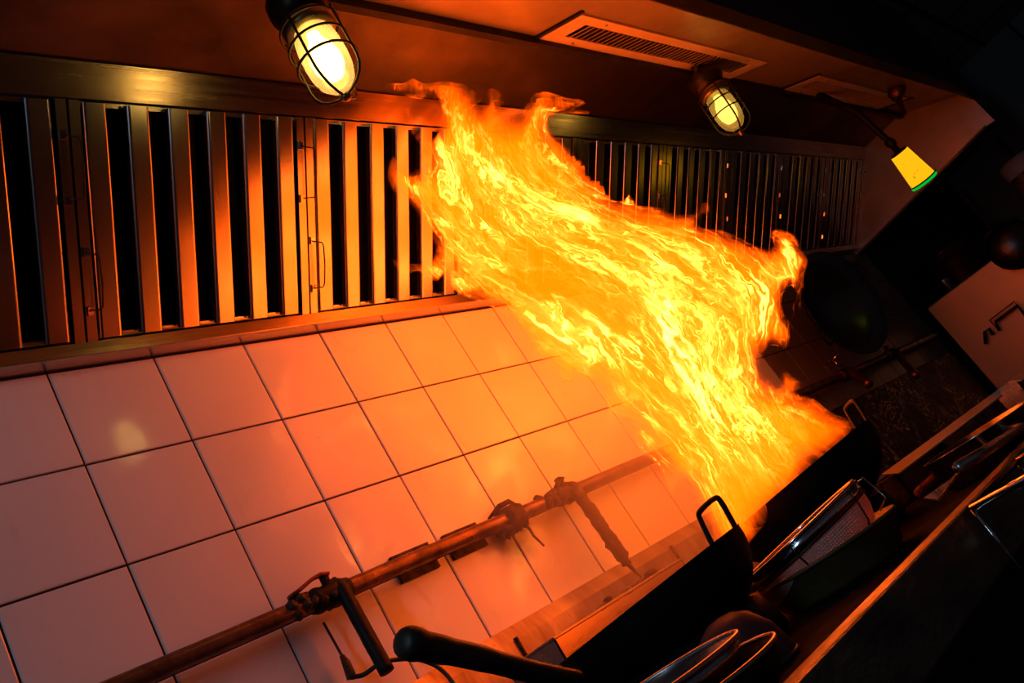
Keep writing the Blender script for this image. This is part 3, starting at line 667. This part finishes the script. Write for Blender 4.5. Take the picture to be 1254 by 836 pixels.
# trays / gear right of the flaming wok
def insert_tray(label, x0, x1, y0, y1, z, hgt):
    t = thing('insert_tray', label, 'tray', ((x0 + x1) / 2, (y0 + y1) / 2, TOPZ)); I = Matrix.Translation((-(x0 + x1) / 2, -(y0 + y1) / 2, -TOPZ))
    def q(n, bm, m, bev=0):
        o = obj(n, bm, m, t, bevel=bev); o.matrix_parent_inverse = I
    q('front_side', box(nb(), (x0, y0, z - hgt), (x1, y0 + .004, z)), 'rust'); q('back_side', box(nb(), (x0, y1 - .004, z - hgt), (x1, y1, z)), 'steel')
    q('end_side', box(nb(), (x0, y0, z - hgt), (x0 + .004, y1, z)), 'steel'); q('end_side', box(nb(), (x1 - .004, y0, z - hgt), (x1, y1, z)), 'steel')
    q('tray_floor', box(nb(), (x0, y0, z - hgt), (x1, y1, z - hgt + .004)), 'steel')
    bm = nb(); hexa(bm, [(x0 - .01, y0 - .012, z - .006), (x1 + .01, y0 - .012, z - .006), (x1 + .01, y0 + .02, z + .010), (x0 - .01, y0 + .02, z + .010), (x0 - .01, y0 - .012, z - .002), (x1 + .01, y0 - .012, z - .002), (x1 + .01, y0 + .02, z + .014), (x0 - .01, y0 + .02, z + .014)])
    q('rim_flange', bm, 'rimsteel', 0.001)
insert_tray('long steel tray with orange-lit rim right of the flaming wok', 1.22, 2.10, -0.64, -0.40, 0.790, 0.064)
insert_tray('second steel tray farther along the range beyond the long orange-rimmed one', 2.30, 3.0, -0.66, -0.40, 0.792, 0.065)
o = obj('red_hose', tube(nb(), smooth_path([Vector((1.20, -0.665, 0.735)), Vector((1.45, -0.66, 0.738)), Vector((1.62, -0.67, 0.742)), Vector((1.80, -0.66, 0.738))], 8), 0.0125, 12, wob=.002), 'redhose', None, True)
tag(o, 'red rubber hose lying in front of the long orange-rimmed tray', 'hose')
# turner leaning on rail
t = thing('turner', 'grey steel wok turner resting on the front rail', 'spatula', (0.45, -0.96, 0.775))
I = Matrix.Translation((-0.45, 0.96, -0.775))
a, b, c, d = onY(1132, 612, -0.985), onY(1150, 614, -0.985), onY(1186, 566, -0.955), onY(1166, 588, -0.955)
bm = nb(); n_ = Vector((0, 0, 0.0025)); hexa(bm, [a, b, c, d, a + n_, b + n_, c + n_, d + n_]); o = obj('blade', bm, 'ladlesteel', t); o.matrix_parent_inverse = I
o = obj('shaft', tube(nb(), [(c + d) / 2, onY(1215, 545, -0.93), onY(1250, 512, -0.88)], 0.005, 8), 'ladlesteel', t, True); o.matrix_parent_inverse = I
# pan with handle poking out over the rail
t = thing('sauce_pan', 'dark saucepan with its bar handle poking out over the front rail', 'pan', (0.98, -0.90, TOPZ))
obj('pan_body', lathe(nb(), [(0, 0), (0.085, 0), (0.092, 0.006), (0.098, 0.058), (0.101, 0.060), (0.096, 0.060), (0.09, 0.008), (0, 0.004)], 40), 'ladlesteel', t, True)
hd = [Vector(p) - Vector((0.98, -0.90, TOPZ)) for p in (onY(1174, 572, -1.07), onY(1205, 553, -1.04), onY(1254, 522, -0.99))]
obj('bar_handle', tube(nb(), [hd[0], hd[1], hd[2], Vector((-0.07, -0.06, 0.045))], 0.0065, 10), 'steel', t, True)
# wire basket hung outside the rail
cA = onY(1190, 623, -1.062); bx = cA.x; top = cA.z
t = thing('wire_basket', 'chrome wire basket hung outside the front rail', 'basket', (bx, -1.06, top - 0.075))
I = Matrix.Translation((-bx, 1.06, -(top - 0.075)))
def wbk(n, P, r=0.003, m='chrome'):
    o = obj(n, tube(nb(), P, r, 8), m, t, True); o.matrix_parent_inverse = I
x2, yo, zb2 = bx + 0.20, -1.26, top - 0.075
for x in (bx, x2): wbk('side_wire', [(x, -1.062, top), (x, yo, top)], 0.004)
for y in (-1.062, yo): wbk('end_wire', [(bx, y, top), (x2, y, top)], 0.004, 'darkcage')
for x in (bx, x2):
    for y in (-1.062, yo): wbk('post', [(x, y, top), (x, y, zb2)], 0.0022)
for k in range(6): wbk('floor_wire', [(bx + 0.04 * k, -1.062, zb2), (bx + 0.04 * k, yo, zb2)], 0.002)
o = obj('brown_cloth', lump(nb(), (bx + 0.075, -1.15, zb2 + 0.024), (0.045, 0.04, 0.020), 9, 3, 0.4, 30), 'copper', None, True); tag(o, 'crumpled brown cloth lying in the chrome wire basket', 'cloth')

# ------------------------------------------------------------------ far end of the range
# big wok leaning on the wall
t = thing('leaning_wok', 'large dark wok propped against the tiled wall behind the far taps', 'wok', (2.90, -0.20, 1.40))
t.rotation_euler = (math.radians(98), 0, math.radians(-14))
prof = [(0, -0.11), (0.08, -0.10), (0.17, -0.06), (0.235, 0.0), (0.232, 0.003), (0.166, -0.055), (0.078, -0.095), (0, -0.104)]
obj('bowl', lathe(nb(), prof, 56), 'wokdark', t, True); obj('rim_bead', loop_tube(nb(), circ(0.234, 0.001, 56), 0.003, 6), 'darkcage', t, True)
for a in (0.4, 0.4 + math.pi):
    P = [Vector((0.228 * math.cos(a + s), 0.228 * math.sin(a + s), 0.0)) * k for s, k in ((-.16, 1), (-.14, 1.16), (.14, 1.16), (.16, 1))]
    obj('ear_handle', tube(nb(), P, 0.006, 8), 'black', t, True)
# steel end screen
sp = obj('steel_screen', box(nb(), (4.10, -1.05, TOPZ - 0.72), (4.13, -0.088, 1.292)), 'screen', None, bevel=0.003)
tag(sp, 'plain steel screen standing across the end of the range', 'screen')
def pot(name, label, loc, r, h, mat, cat='pot', lid=True, hnd=True):
    t = thing(name, label, cat, loc, None)
    obj('pot_body', lathe(nb(), [(0, 0), (r * .95, 0), (r, r * .06), (r, h), (r * 1.04, h + .004), (r * .96, h), (r * .95, r * .08), (0, .006)], 36), mat, t, True)
    if lid:
        obj('lid', lathe(nb(), [(r * 1.02, h + .004), (r * .9, h + .012), (r * .3, h + .03), (0, h + .032)], 36), mat, t, True)
        obj('lid_knob', lathe(nb(), [(0.006, h + .03), (0.006, h + .045), (0.014, h + .05), (0.012, h + .058), (0, h + .06)], 16), 'black', t, True)
    if hnd:
        for s in (-1, 1):
            obj('side_handle', tube(nb(), [(s * r, -.04, h * .75), (s * (r + .035), -.035, h * .77), (s * (r + .035), .035, h * .77), (s * r, .04, h * .75)], 0.005, 6), 'black', t, True)
# shelf beyond the hood with pots
sh = obj('pot_shelf', box(nb(), (4.40, -0.62, 1.30), (4.92, -0.02, 1.325)), 'bgwall', None, bevel=0.002); tag(sh, 'dark shelf beyond the steel screen carrying the copper pots', 'shelf')
for (x, y) in ((4.43, -0.59), (4.89, -0.59), (4.43, -0.05), (4.89, -0.05)):
    obj('post', box(nb(), (x - .015, y - .015, 0.0), (x + .015, y + .015, 1.30)), 'black', sh)
pot('stock_pot', 'tall copper stock pot on the dark shelf nearer the tiled wall', (4.76, -0.18, 1.325), 0.12, 0.22, 'copper')
pot('stock_pot', 'lower copper stock pot on the dark shelf next to the tall one', (4.75, -0.46, 1.325), 0.12, 0.14, 'copper')
pot('beaker', 'small steel beaker on top of the steel screen side of the shelf', (4.52, -0.135, 1.325), 0.032, 0.075, 'steel', 'beaker', False, False)
pot('beaker', 'taller steel beaker on the dark shelf beside the hanging skimmer', (4.52, -0.46, 1.325), 0.034, 0.11, 'steel', 'beaker', False, False)
# hanging round skimmer
cs = onX(1242, 300, 4.02)
t = thing('hanging_pan', 'dark round pan hanging in front of the steel screen', 'pan', tuple(cs)); t.rotation_euler = (0, math.radians(-90), math.radians(12))
obj('pan_bowl', lathe(nb(), [(0, 0.045), (0.05, 0.040), (0.095, 0.022), (0.118, 0.0), (0.115, -0.002), (0.092, 0.018), (0.048, 0.036), (0, 0.041)], 40), 'wokdark', t, True)
obj('pan_handle', tube(nb(), [(0.112, 0, 0.0), (0.16, 0, 0.01), (0.36, 0, 0.012)], [0.010, 0.008, 0.007], 8), 'black', t, True)
# small handle frame + ladle standing before the screen
t = thing('frying_basket', 'thin wire frying basket hooked before the steel screen', 'basket', tuple(onX(1222, 405, 4.05)))
O = onX(1222, 405, 4.05)
def fb_(n, px, r):
    P = [onX(*q, 4.05) - O for q in px]; obj(n, tube(nb(), P, r, 6), 'black', t, True)
fb_('wire_loop', [(1212, 392), (1242, 369), (1254, 386)], 0.003); fb_('wire_loop', [(1212, 392), (1222, 403)], 0.003)
fb_('handle_bar', [(1224, 405), (1219, 394), (1246, 374), (1254, 384)], 0.008); fb_('hook', [(1207, 421), (1206, 406), (1211, 402), (1216, 410)], 0.008)
# dark counter in front of the screen base
# ducts over the hood and pipe runs on the ceiling
bm = nb(); tube(bm, [(2.3, -1.6, 2.7), (4.0, -1.7, 2.7), (5.2, -1.8, 2.7), (7.1, -1.8, 2.7)], 0.05, 12); o = obj('ceiling_conduit', bm, 'bgwall', None, True); tag(o, 'dark grey conduit running below the kitchen ceiling', 'conduit')
bm = nb(); tube(bm, smooth_path([Vector((4.2, -1.35, 2.6)), Vector((4.8, -1.35, 2.35)), Vector((5.3, -1.45, 2.3)), Vector((6.0, -1.7, 2.5)), Vector((7.15, -1.9, 2.6))], 8), 0.02, 8); o = obj('hanging_cable', bm, 'rubber', None, True); tag(o, 'black cable drooping below the ceiling beyond the hood', 'cable')
o = obj('hood_duct', box(nb(), (2.4, -0.85, 2.551), (3.3, -0.25, 2.949)), 'bgwall', None, bevel=0.01); tag(o, 'square exhaust duct rising from hood top to ceiling', 'duct')

# ------------------------------------------------------------------ cook at the far end
def cook():
    base = Vector((5.25, -0.70, 0.0))
    t = thing('person', 'cook in dark clothes and pale cap standing beyond the hood end', 'person', tuple(base)); t.rotation_euler = (0, 0, math.radians(-100))
    me = bpy.data.meshes.new('body')
    J = {'pel': ((0, 0, .92), .13), 'sp': ((0, .02, 1.12), .125), 'ch': ((0, 0.02, 1.32), .14), 'nk': ((0, 0.0, 1.47), .055), 'jaw': ((0, -.03, 1.56), .068), 'hd': ((0, -.02, 1.66), .088), 'tp': ((0, -.01, 1.73), .07),
         'sl': ((-.17, .02, 1.40), .06), 'el': ((-.24, -.03, 1.14), .042), 'wl': ((-.20, -.25, 1.02), .03), 'fl': ((-.17, -.34, .99), .03),
         'sr': ((.17, .02, 1.40), .06), 'er': ((.24, -.03, 1.14), .042), 'wr': ((.20, -.25, 1.02), .03), 'fr': ((.17, -.34, .99), .03),
         'hl': ((-.1, 0, .86), .09), 'kl': ((-.11, -.02, .48), .062), 'al': ((-.11, .02, .09), .042), 'tl': ((-.12, -.12, .035), .035),
         'hr': ((.1, 0, .86), .09), 'kr': ((.11, -.02, .48), .062), 'ar': ((.11, .02, .09), .042), 'tr': ((.12, -.12, .035), .035)}
    ks = list(J); E = [('pel', 'sp'), ('sp', 'ch'), ('ch', 'nk'), ('nk', 'jaw'), ('jaw', 'hd'), ('hd', 'tp'), ('ch', 'sl'), ('sl', 'el'), ('el', 'wl'), ('wl', 'fl'), ('ch', 'sr'), ('sr', 'er'), ('er', 'wr'), ('wr', 'fr'), ('pel', 'hl'), ('hl', 'kl'), ('kl', 'al'), ('al', 'tl'), ('pel', 'hr'), ('hr', 'kr'), ('kr', 'ar'), ('ar', 'tr')]
    V = [J[k][0] for k in ks]; RR = [J[k][1] for k in ks]; EE = [(ks.index(a), ks.index(b)) for a, b in E]
    for sx in (-1, 1):   # fingers
        wi = ks.index('fl' if sx < 0 else 'fr'); b0 = Vector(V[wi])
        for f in range(5):
            d = Vector((sx * (-.028 + .016 * f), -.02, 0)); L = (.05, .07, .075, .068, .055)[f]
            i0 = len(V); V += [tuple(b0 + d), tuple(b0 + d + Vector((0, -L * .6, -.008))), tuple(b0 + d + Vector((0, -L, -.03)))]; RR += [.009, .0085, .0075]; EE += [(wi, i0), (i0, i0 + 1), (i0 + 1, i0 + 2)]
    i0 = len(V); V += [(0, -.115, 1.635), (0, -.128, 1.615)]; RR += [.014, .017]; EE += [(ks.index('hd'), i0), (i0, i0 + 1)]
    for sx in (-1, 1):
        i0 = len(V); V.append((sx * .092, .0, 1.64)); RR.append(.018); EE.append((ks.index('hd'), i0))
    me.from_pydata(V, EE, []); o = bpy.data.objects.new('body', me); COL.objects.link(o); o.parent = t
    sm = o.modifiers.new('skin', 'SKIN'); sd = me.skin_vertices[0].data
    for i, r in enumerate(RR): sd[i].radius = (r, r)
    sd[0].use_root = True
    ss = o.modifiers.new('sub', 'SUBSURF'); ss.levels = 2; ss.render_levels = 2
    sm.use_smooth_shade = True
    M, N, L = nt('cook_skin_and_jacket'); b = N['Principled BSDF']; oc = objco(N); sx = N.new('ShaderNodeSeparateXYZ'); L.new(oc, sx.inputs[0])
    f = mapr(N, L, sx.outputs[2], 1.455, 1.465, 0, 1); hand = math_(N, L, 'LESS_THAN', sx.outputs[1], -0.26); legs = math_(N, L, 'GREATER_THAN', sx.outputs[2], 0.5)
    f = math_(N, L, 'MAXIMUM', f, math_(N, L, 'MULTIPLY', hand, legs)); L.new(mixc(N, L, f, (0.02, 0.02, 0.024), (0.42, 0.20, 0.13)), b.inputs['Base Color']); b.inputs['Roughness'].default_value = 0.6
    me.materials.append(M)
    MT['cap'] = pbr('pale_cap', (0.62, 0.58, 0.55), 0.8, 0, 0.15, 20)
    bm = nb(); lathe(bm, [(0.096, 0.0), (0.103, 0.02), (0.104, 0.06), (0.092, 0.095), (0.05, 0.108), (0, 0.11)], 32); c = obj('cap', bm, 'cap', t, True); c.location = (0, -0.005, 1.69)
    MT['hair'] = pbr('dark_hair', (0.015, 0.012, 0.01), 0.6)
    bm = nb(); lathe(bm, [(0.098, 0.055), (0.100, 0.03), (0.094, 0.0), (0.07, -0.03), (0.05, -0.04)], 24); c = obj('hair', bm, 'hair', t, True); c.location = (0, 0.028, 1.65)
    MT['eye'] = pbr('eye_dark', (0.03, 0.02, 0.02), 0.15)
    for s in (-1, 1):
        c = obj('eye', lump(nb(), (s * .034, -.098, 1.655), (.011, .007, .007), 1, 2, 0, 1), 'eye', t, True)
        c = obj('eyebrow', tube(nb(), [(s * .015, -.107, 1.674), (s * .036, -.104, 1.679), (s * .054, -.092, 1.674)], [.004, .005, .003], 6), 'hair', t, True)
    MT['lip'] = pbr('lips', (0.28, 0.08, 0.07), 0.5)
    obj('mouth', tube(nb(), [(-.026, -.090, 1.578), (0, -.100, 1.577), (.026, -.090, 1.578)], [.003, .006, .003], 6), 'lip', t, True)
cook()

# ------------------------------------------------------------------ the fire
def catmull(P, n):
    P = np.array(P, float); m_ = len(P); out = []
    for u in np.linspace(0, m_ - 1 - 1e-6, n):
        i = int(u); f = u - i; p0, p1, p2, p3 = P[max(i - 1, 0)], P[i], P[min(i + 1, m_ - 1)], P[min(i + 2, m_ - 1)]
        out.append(0.5 * ((2 * p1) + (p2 - p0) * f + (2 * p0 - 5 * p1 + 4 * p2 - p3) * f * f + (3 * p1 - p0 - 3 * p2 + p3) * f ** 3))
    return np.array(out)
OUT = [(880, 690), (850, 622), (838, 596), (824, 607), (806, 575), (792, 560), (778, 545), (770, 520), (745, 502), (733, 480), (708, 470), (694, 492), (680, 468), (668, 450), (652, 446), (640, 420), (628, 400), (612, 384), (590, 372), (566, 362), (551, 350), (548, 332), (534, 345), (512, 334), (494, 336), (474, 315), (508, 322), (528, 318), (532, 300), (520, 285), (508, 262), (490, 243), (475, 228), (474, 203), (484, 188), (497, 206), (514, 204), (518, 186), (503, 165), (492, 138), (497, 127), (507, 132), (509, 155), (524, 166), (532, 146), (528, 122), (505, 116), (480, 112), (456, 106), (490, 95), (502, 88), (505, 76), (512, 80), (514, 93), (536, 88), (556, 88), (574, 97), (583, 112), (588, 130), (592, 118), (588, 100), (596, 90), (608, 98), (616, 112), (614, 128), (622, 140), (634, 138), (644, 122), (642, 104), (652, 90), (672, 88), (692, 94), (699, 104), (690, 116), (702, 122), (716, 120), (712, 130), (694, 134), (682, 142), (680, 158), (696, 172), (706, 190), (716, 198), (722, 214), (736, 222), (748, 240), (762, 246), (770, 234), (782, 250), (804, 252), (828, 260), (848, 254), (866, 247), (869, 262), (858, 276), (880, 280), (906, 290), (930, 302), (946, 302), (942, 286), (954, 280), (974, 288), (982, 304), (992, 318), (985, 340), (988, 372), (981, 391), (970, 380), (975, 358), (966, 350), (958, 366), (962, 386), (971, 398), (976, 416), (962, 428), (944, 424), (934, 440), (936, 454), (950, 466), (958, 449), (972, 458), (986, 472), (976, 480), (998, 488), (1012, 500), (1024, 506), (1046, 516), (1040, 534), (1010, 560), (985, 590), (940, 640), (905, 680)]
OUTc = catmull(OUT + [OUT[0]], 620)
def poly_dist(P, poly):
    """signed distance (inside positive) of points to a closed polygon, in pixels"""
    d = np.full(len(P), 1e9); ins = np.zeros(len(P), bool)
    A = poly; B = np.roll(poly, -1, axis=0)
    for (ax, ay), (bx_, by_) in zip(A, B):
        vx, vy = bx_ - ax, by_ - ay; L2 = vx * vx + vy * vy + 1e-9
        u = np.clip(((P[:, 0] - ax) * vx + (P[:, 1] - ay) * vy) / L2, 0, 1)
        d = np.minimum(d, np.hypot(P[:, 0] - ax - u * vx, P[:, 1] - ay - u * vy))
        c = ((ay > P[:, 1]) != (by_ > P[:, 1])) & (P[:, 0] < (bx_ - ax) * (P[:, 1] - ay) / (by_ - ay + 1e-12) + ax); ins ^= c
    return np.where(ins, d, -d)
LB = catmull([(890, 730), (838, 605), (772, 528), (690, 460), (612, 384), (536, 318), (484, 225), (476, 130), (490, 50)], 160)
RB = catmull([(1090, 520), (1020, 492), (985, 430), (990, 330), (948, 272), (855, 240), (775, 220), (725, 165), (712, 60)], 160)
TT = np.linspace(-0.25, 1.25, 90)
LAT = LB[:, None, :] * (1 - TT)[None, :, None] + RB[:, None, :] * TT[None, :, None]
LATS = np.stack(np.broadcast_arrays(np.linspace(0, 1, 160)[:, None], TT[None, :]), -1).reshape(-1, 2); LATP = LAT.reshape(-1, 2)
def flow_of(P):
    out = np.zeros((len(P), 2))
    for k in range(0, len(P), 400):
        q = P[k:k + 400]; D = ((q[:, None, :] - LATP[None]) ** 2).sum(-1)
        ix = np.argpartition(D, 6, axis=1)[:, :6]; d = np.take_along_axis(D, ix, 1); w_ = 1 / (d + 2.0); w_ /= w_.sum(1, keepdims=True)
        out[k:k + 400] = (LATS[ix] * w_[..., None]).sum(1)
    return out
def flame_mat():
    M, N, L = nt('flame'); N.remove(N['Principled BSDF'])
    fa = N.new('ShaderNodeAttribute'); fa.attribute_name = 'flow'; ea = N.new('ShaderNodeAttribute'); ea.attribute_name = 'edge'
    fl_ = fa.outputs['Vector']; ed = ea.outputs['Fac']
    wn = noise_(N, L, vmul(N, L, fl_, (5.0, 4.0, 1.0)), 1.0, 4, 0.65)
    sub = N.new('ShaderNodeVectorMath'); sub.operation = 'SUBTRACT'; L.new(wn.outputs['Color'], sub.inputs[0]); sub.inputs[1].default_value = (0.5, 0.5, 0.5)
    mad = N.new('ShaderNodeVectorMath'); mad.operation = 'MULTIPLY_ADD'; L.new(sub.outputs[0], mad.inputs[0]); mad.inputs[1].default_value = (0.20, 0.28, 0); L.new(fl_, mad.inputs[2])
    c = mad.outputs[0]
    n0 = noise_(N, L, vmul(N, L, c, (3.2, 3.0, 1.7)), 1.0, 2, 0.5).outputs['Fac']
    n1 = noise_(N, L, vmul(N, L, c, (5.5, 6.0, 1.0)), 1.0, 5, 0.6, 0.5).outputs['Fac']
    n2 = noise_(N, L, vmul(N, L, c, (8.0, 15.0, 3.0)), 1.0, 4, 0.6, 0.8).outputs['Fac']
    rid = math_(N, L, 'SUBTRACT', 1.0, math_(N, L, 'ABSOLUTE', math_(N, L, 'MULTIPLY', math_(N, L, 'SUBTRACT', n2, 0.52), 11.0)), clamp=True)
    rid = math_(N, L, 'POWER', rid, 2.0)
    patch = mapr(N, L, n0, 0.40, 0.64, 0.04, 1.0, True)
    body = mapr(N, L, n1, 0.42, 0.74, 0.0, 1.0, True)
    body2 = math_(N, L, 'MULTIPLY', body, body)
    e = mapr(N, L, math_(N, L, 'ADD', ed, math_(N, L, 'MULTIPLY', math_(N, L, 'SUBTRACT', n1, 0.5), 60.0)), 0.0, 26.0, 0, 1, True)
    e0 = mapr(N, L, ed, 0.0, 4.0, 0, 1, True)
    e = math_(N, L, 'MULTIPLY', e, e0)
    hot = math_(N, L, 'MULTIPLY', math_(N, L, 'ADD', math_(N, L, 'MULTIPLY', body2, 0.8), math_(N, L, 'MULTIPLY', rid, math_(N, L, 'MULTIPLY_ADD', body, 3.0, 0.10))), patch)
    sx = N.new('ShaderNodeSeparateXYZ'); L.new(fl_, sx.inputs[0])
    # hottest above the wok, cooler towards the tips
    heat = math_(N, L, 'MULTIPLY', mapr(N, L, sx.outputs[0], 0.04, 0.22, 0.10, 1.25, True), mapr(N, L, sx.outputs[0], 0.32, 0.90, 1.0, 0.48, True))
    heat = math_(N, L, 'MULTIPLY', heat, mapr(N, L, ed, 8.0, 95.0, 0.7, 1.1, True))
    I = math_(N, L, 'MULTIPLY', math_(N, L, 'MULTIPLY_ADD', hot, heat, 0.115), e)
    colr = mixc(N, L, mapr(N, L, I, 0.15, 1.5, 0, 1), (1.0, 0.078, 0.0), (1.0, 0.25, 0.030))
    em = N.new('ShaderNodeEmission'); L.new(colr, em.inputs[0]); L.new(math_(N, L, 'MULTIPLY', I, FLAME_GAIN), em.inputs[1])
    tr = N.new('ShaderNodeBsdfTransparent'); op = mapr(N, L, I, 0.0, 0.5, 1.0, 0.38); cb = N.new('ShaderNodeCombineColor'); [L.new(op, cb.inputs[q]) for q in range(3)]; L.new(cb.outputs[0], tr.inputs[0]); ad = N.new('ShaderNodeAddShader')
    L.new(tr.outputs[0], ad.inputs[0]); L.new(em.outputs[0], ad.inputs[1]); L.new(ad.outputs[0], N['Material Output'].inputs[0])
    return M
FLAME_GAIN = 5.6
FM = flame_mat()
def center_depth(P, z_bias=0.0):
    """middle surface of the fire: over the wok at its foot, drawn towards the filters at its head. plane y = a + b z"""
    Rr = np.c_[(P[:, 0] - 627) / FPX, (P[:, 1] - 418) / FPX, np.ones(len(P))] @ R
    y = np.full(len(P), -0.45)
    for _ in range(40):
        t = (y - CP[1]) / Rr[:, 1]; z = CP[2] + t * Rr[:, 2]
        y = 0.5 * y + 0.5 * np.interp(z, (0.8, 0.95, 1.2, 1.45, 1.7, 1.9, 2.1), (-0.58, -0.56, -0.49, -0.45, -0.43, -0.43, -0.46))
    t = (y - CP[1]) / Rr[:, 1]
    return t, Rr
fire = thing('wok_fire', 'huge orange and yellow flame leaping from the wok towards the hood filters', 'fire', (WB[0], WB[1], 0.86))
FI = Matrix.Translation((-WB[0], -WB[1], -0.86))
def shell(k, erode, T, step, off=0.0, seed=0.0):
    xs = np.arange(440, 1070, step); ys = np.arange(60, 720, step)
    gx, gy = np.meshgrid(xs, ys); P = np.c_[gx.ravel(), gy.ravel()].astype(float)
    rng = np.random.default_rng(k)
    d = poly_dist(P, OUTc) - erode
    nx, ny = len(xs), len(ys)
    # pull near-outside points on to the outline so that the border is clean
    dd = d.reshape(ny, nx); gyy, gxx = np.gradient(dd, step); g = np.c_[gxx.ravel(), gyy.ravel()]; gl = np.linalg.norm(g, axis=1) + 1e-6
    near = (d < 0) & (d > -1.5 * step); P[near] += (g / gl[:, None])[near] * (-d[near] * 1.0)[:, None]
    keep = d > -1.5 * step; dc = np.maximum(d, 0)
    fl_ = np.zeros((len(P), 2)); fl_[keep] = flow_of(P[keep])
    t, Rr = center_depth(P); base = CP + t[:, None] * Rr
    dirn = Rr / np.linalg.norm(Rr, axis=1)[:, None]
    Rr_px = 95.0; u = np.clip(dc / Rr_px, 0, 1); prof = np.sqrt(np.maximum(0, 1 - (1 - u) ** 2))
    foot = 0.45 + 0.55 * np.clip(fl_[:, 0] / 0.25, 0, 1)
    me_v, me_f, at_f, at_e = [], [], [], []
    idx = -np.ones((2, len(P)), int)
    for side, sg in ((0, -1.0), (1, 1.0)):
        wob = np.array([mnoise.noise(Vector((fl_[i, 0] * 5 + seed, fl_[i, 1] * 9, k * 3.1 + side * 7))) + 0.5 * mnoise.noise(Vector((fl_[i, 0] * 12 + seed, fl_[i, 1] * 22, k * 1.7 + side * 5))) for i in range(len(P)) if keep[i]]); w_ = np.zeros(len(P)); w_[keep] = wob; wob = w_
        h = sg * T * prof * foot * (1 + 0.35 * wob) + off * prof + 0.03 * wob * prof
        Q = base + dirn * h[:, None]
        # stay on the room side of the filters and the wall
        over = (Q[:, 1] + Q[:, 2]) - (1.735 - 0.03); lim = over > 0
        Q[lim] -= dirn[lim] * (over[lim] / (dirn[lim, 1] + dirn[lim, 2]))[:, None]
        Q[:, 2] = np.minimum(Q[:, 2], 2.10)
        lim = Q[:, 1] > -0.075; Q[lim] -= dirn[lim] * ((Q[lim, 1] + 0.075) / dirn[lim, 1])[:, None]
        edgeb = (d <= 0.01)
        for i in np.nonzero(keep)[0]:
            if side == 1 and edgeb[i]: idx[1, i] = idx[0, i]; continue
            idx[side, i] = len(me_v); me_v.append(tuple(Q[i])); at_f.append((fl_[i, 0], fl_[i, 1], k * 1.37 + side * 0.61 + seed)); at_e.append(dc[i])
        I_ = idx[side].reshape(ny, nx)
        for r_ in range(ny - 1):
            for c_ in range(nx - 1):
                q = [I_[r_, c_], I_[r_, c_ + 1], I_[r_ + 1, c_ + 1], I_[r_ + 1, c_]]
                if min(q) < 0: continue
                ii = [r_ * nx + c_, r_ * nx + c_ + 1, (r_ + 1) * nx + c_ + 1, (r_ + 1) * nx + c_]
                if all(edgeb[j] for j in ii): continue
                me_f.append(q if side == 0 else q[::-1])
    me = bpy.data.meshes.new('flame_sheet'); me.from_pydata(me_v, [], me_f); me.update()
    a = me.attributes.new('flow', 'FLOAT_VECTOR', 'POINT'); a.data.foreach_set('vector', np.array(at_f, np.float32).ravel())
    a = me.attributes.new('edge', 'FLOAT', 'POINT'); a.data.foreach_set('value', np.array(at_e, np.float32))
    for p in me.polygons: p.use_smooth = True
    o = obj('flame_sheet', me, FM, fire); o.matrix_parent_inverse = FI
    return o
shell(0, 0, 0.17, 6, 0, 0.0); shell(1, 7, 0.11, 6, -0.01, 3.3); shell(2, 16, 0.075, 6, 0.01, 6.1); shell(3, 28, 0.04, 7, 0.0, 9.7)

# ------------------------------------------------------------------ smoke rolling off the woks
def smoke():
    M, N, L = nt('oil_smoke'); N.remove(N['Principled BSDF'])
    v = N.new('ShaderNodeVolumeScatter'); v.inputs['Color'].default_value = (0.95, 0.9, 0.88, 1); v.inputs['Density'].default_value = 1.3; v.inputs['Anisotropy'].default_value = 0.2
    L.new(v.outputs[0], N['Material Output'].inputs['Volume'])
    bm = nb(); lump(bm, (0.86, -0.33, 1.02), (0.36, 0.22, 0.26), 4, 4, 0.25, 6)
    for q in bm.verts: q.co.y = min(q.co.y, -0.09); q.co.z = max(q.co.z, 0.84)
    o = obj('oil_smoke', bm, M, None, True); tag(o, 'thin orange-lit smoke hanging between the woks and the tiles', 'smoke', None, 'stuff')
smoke()
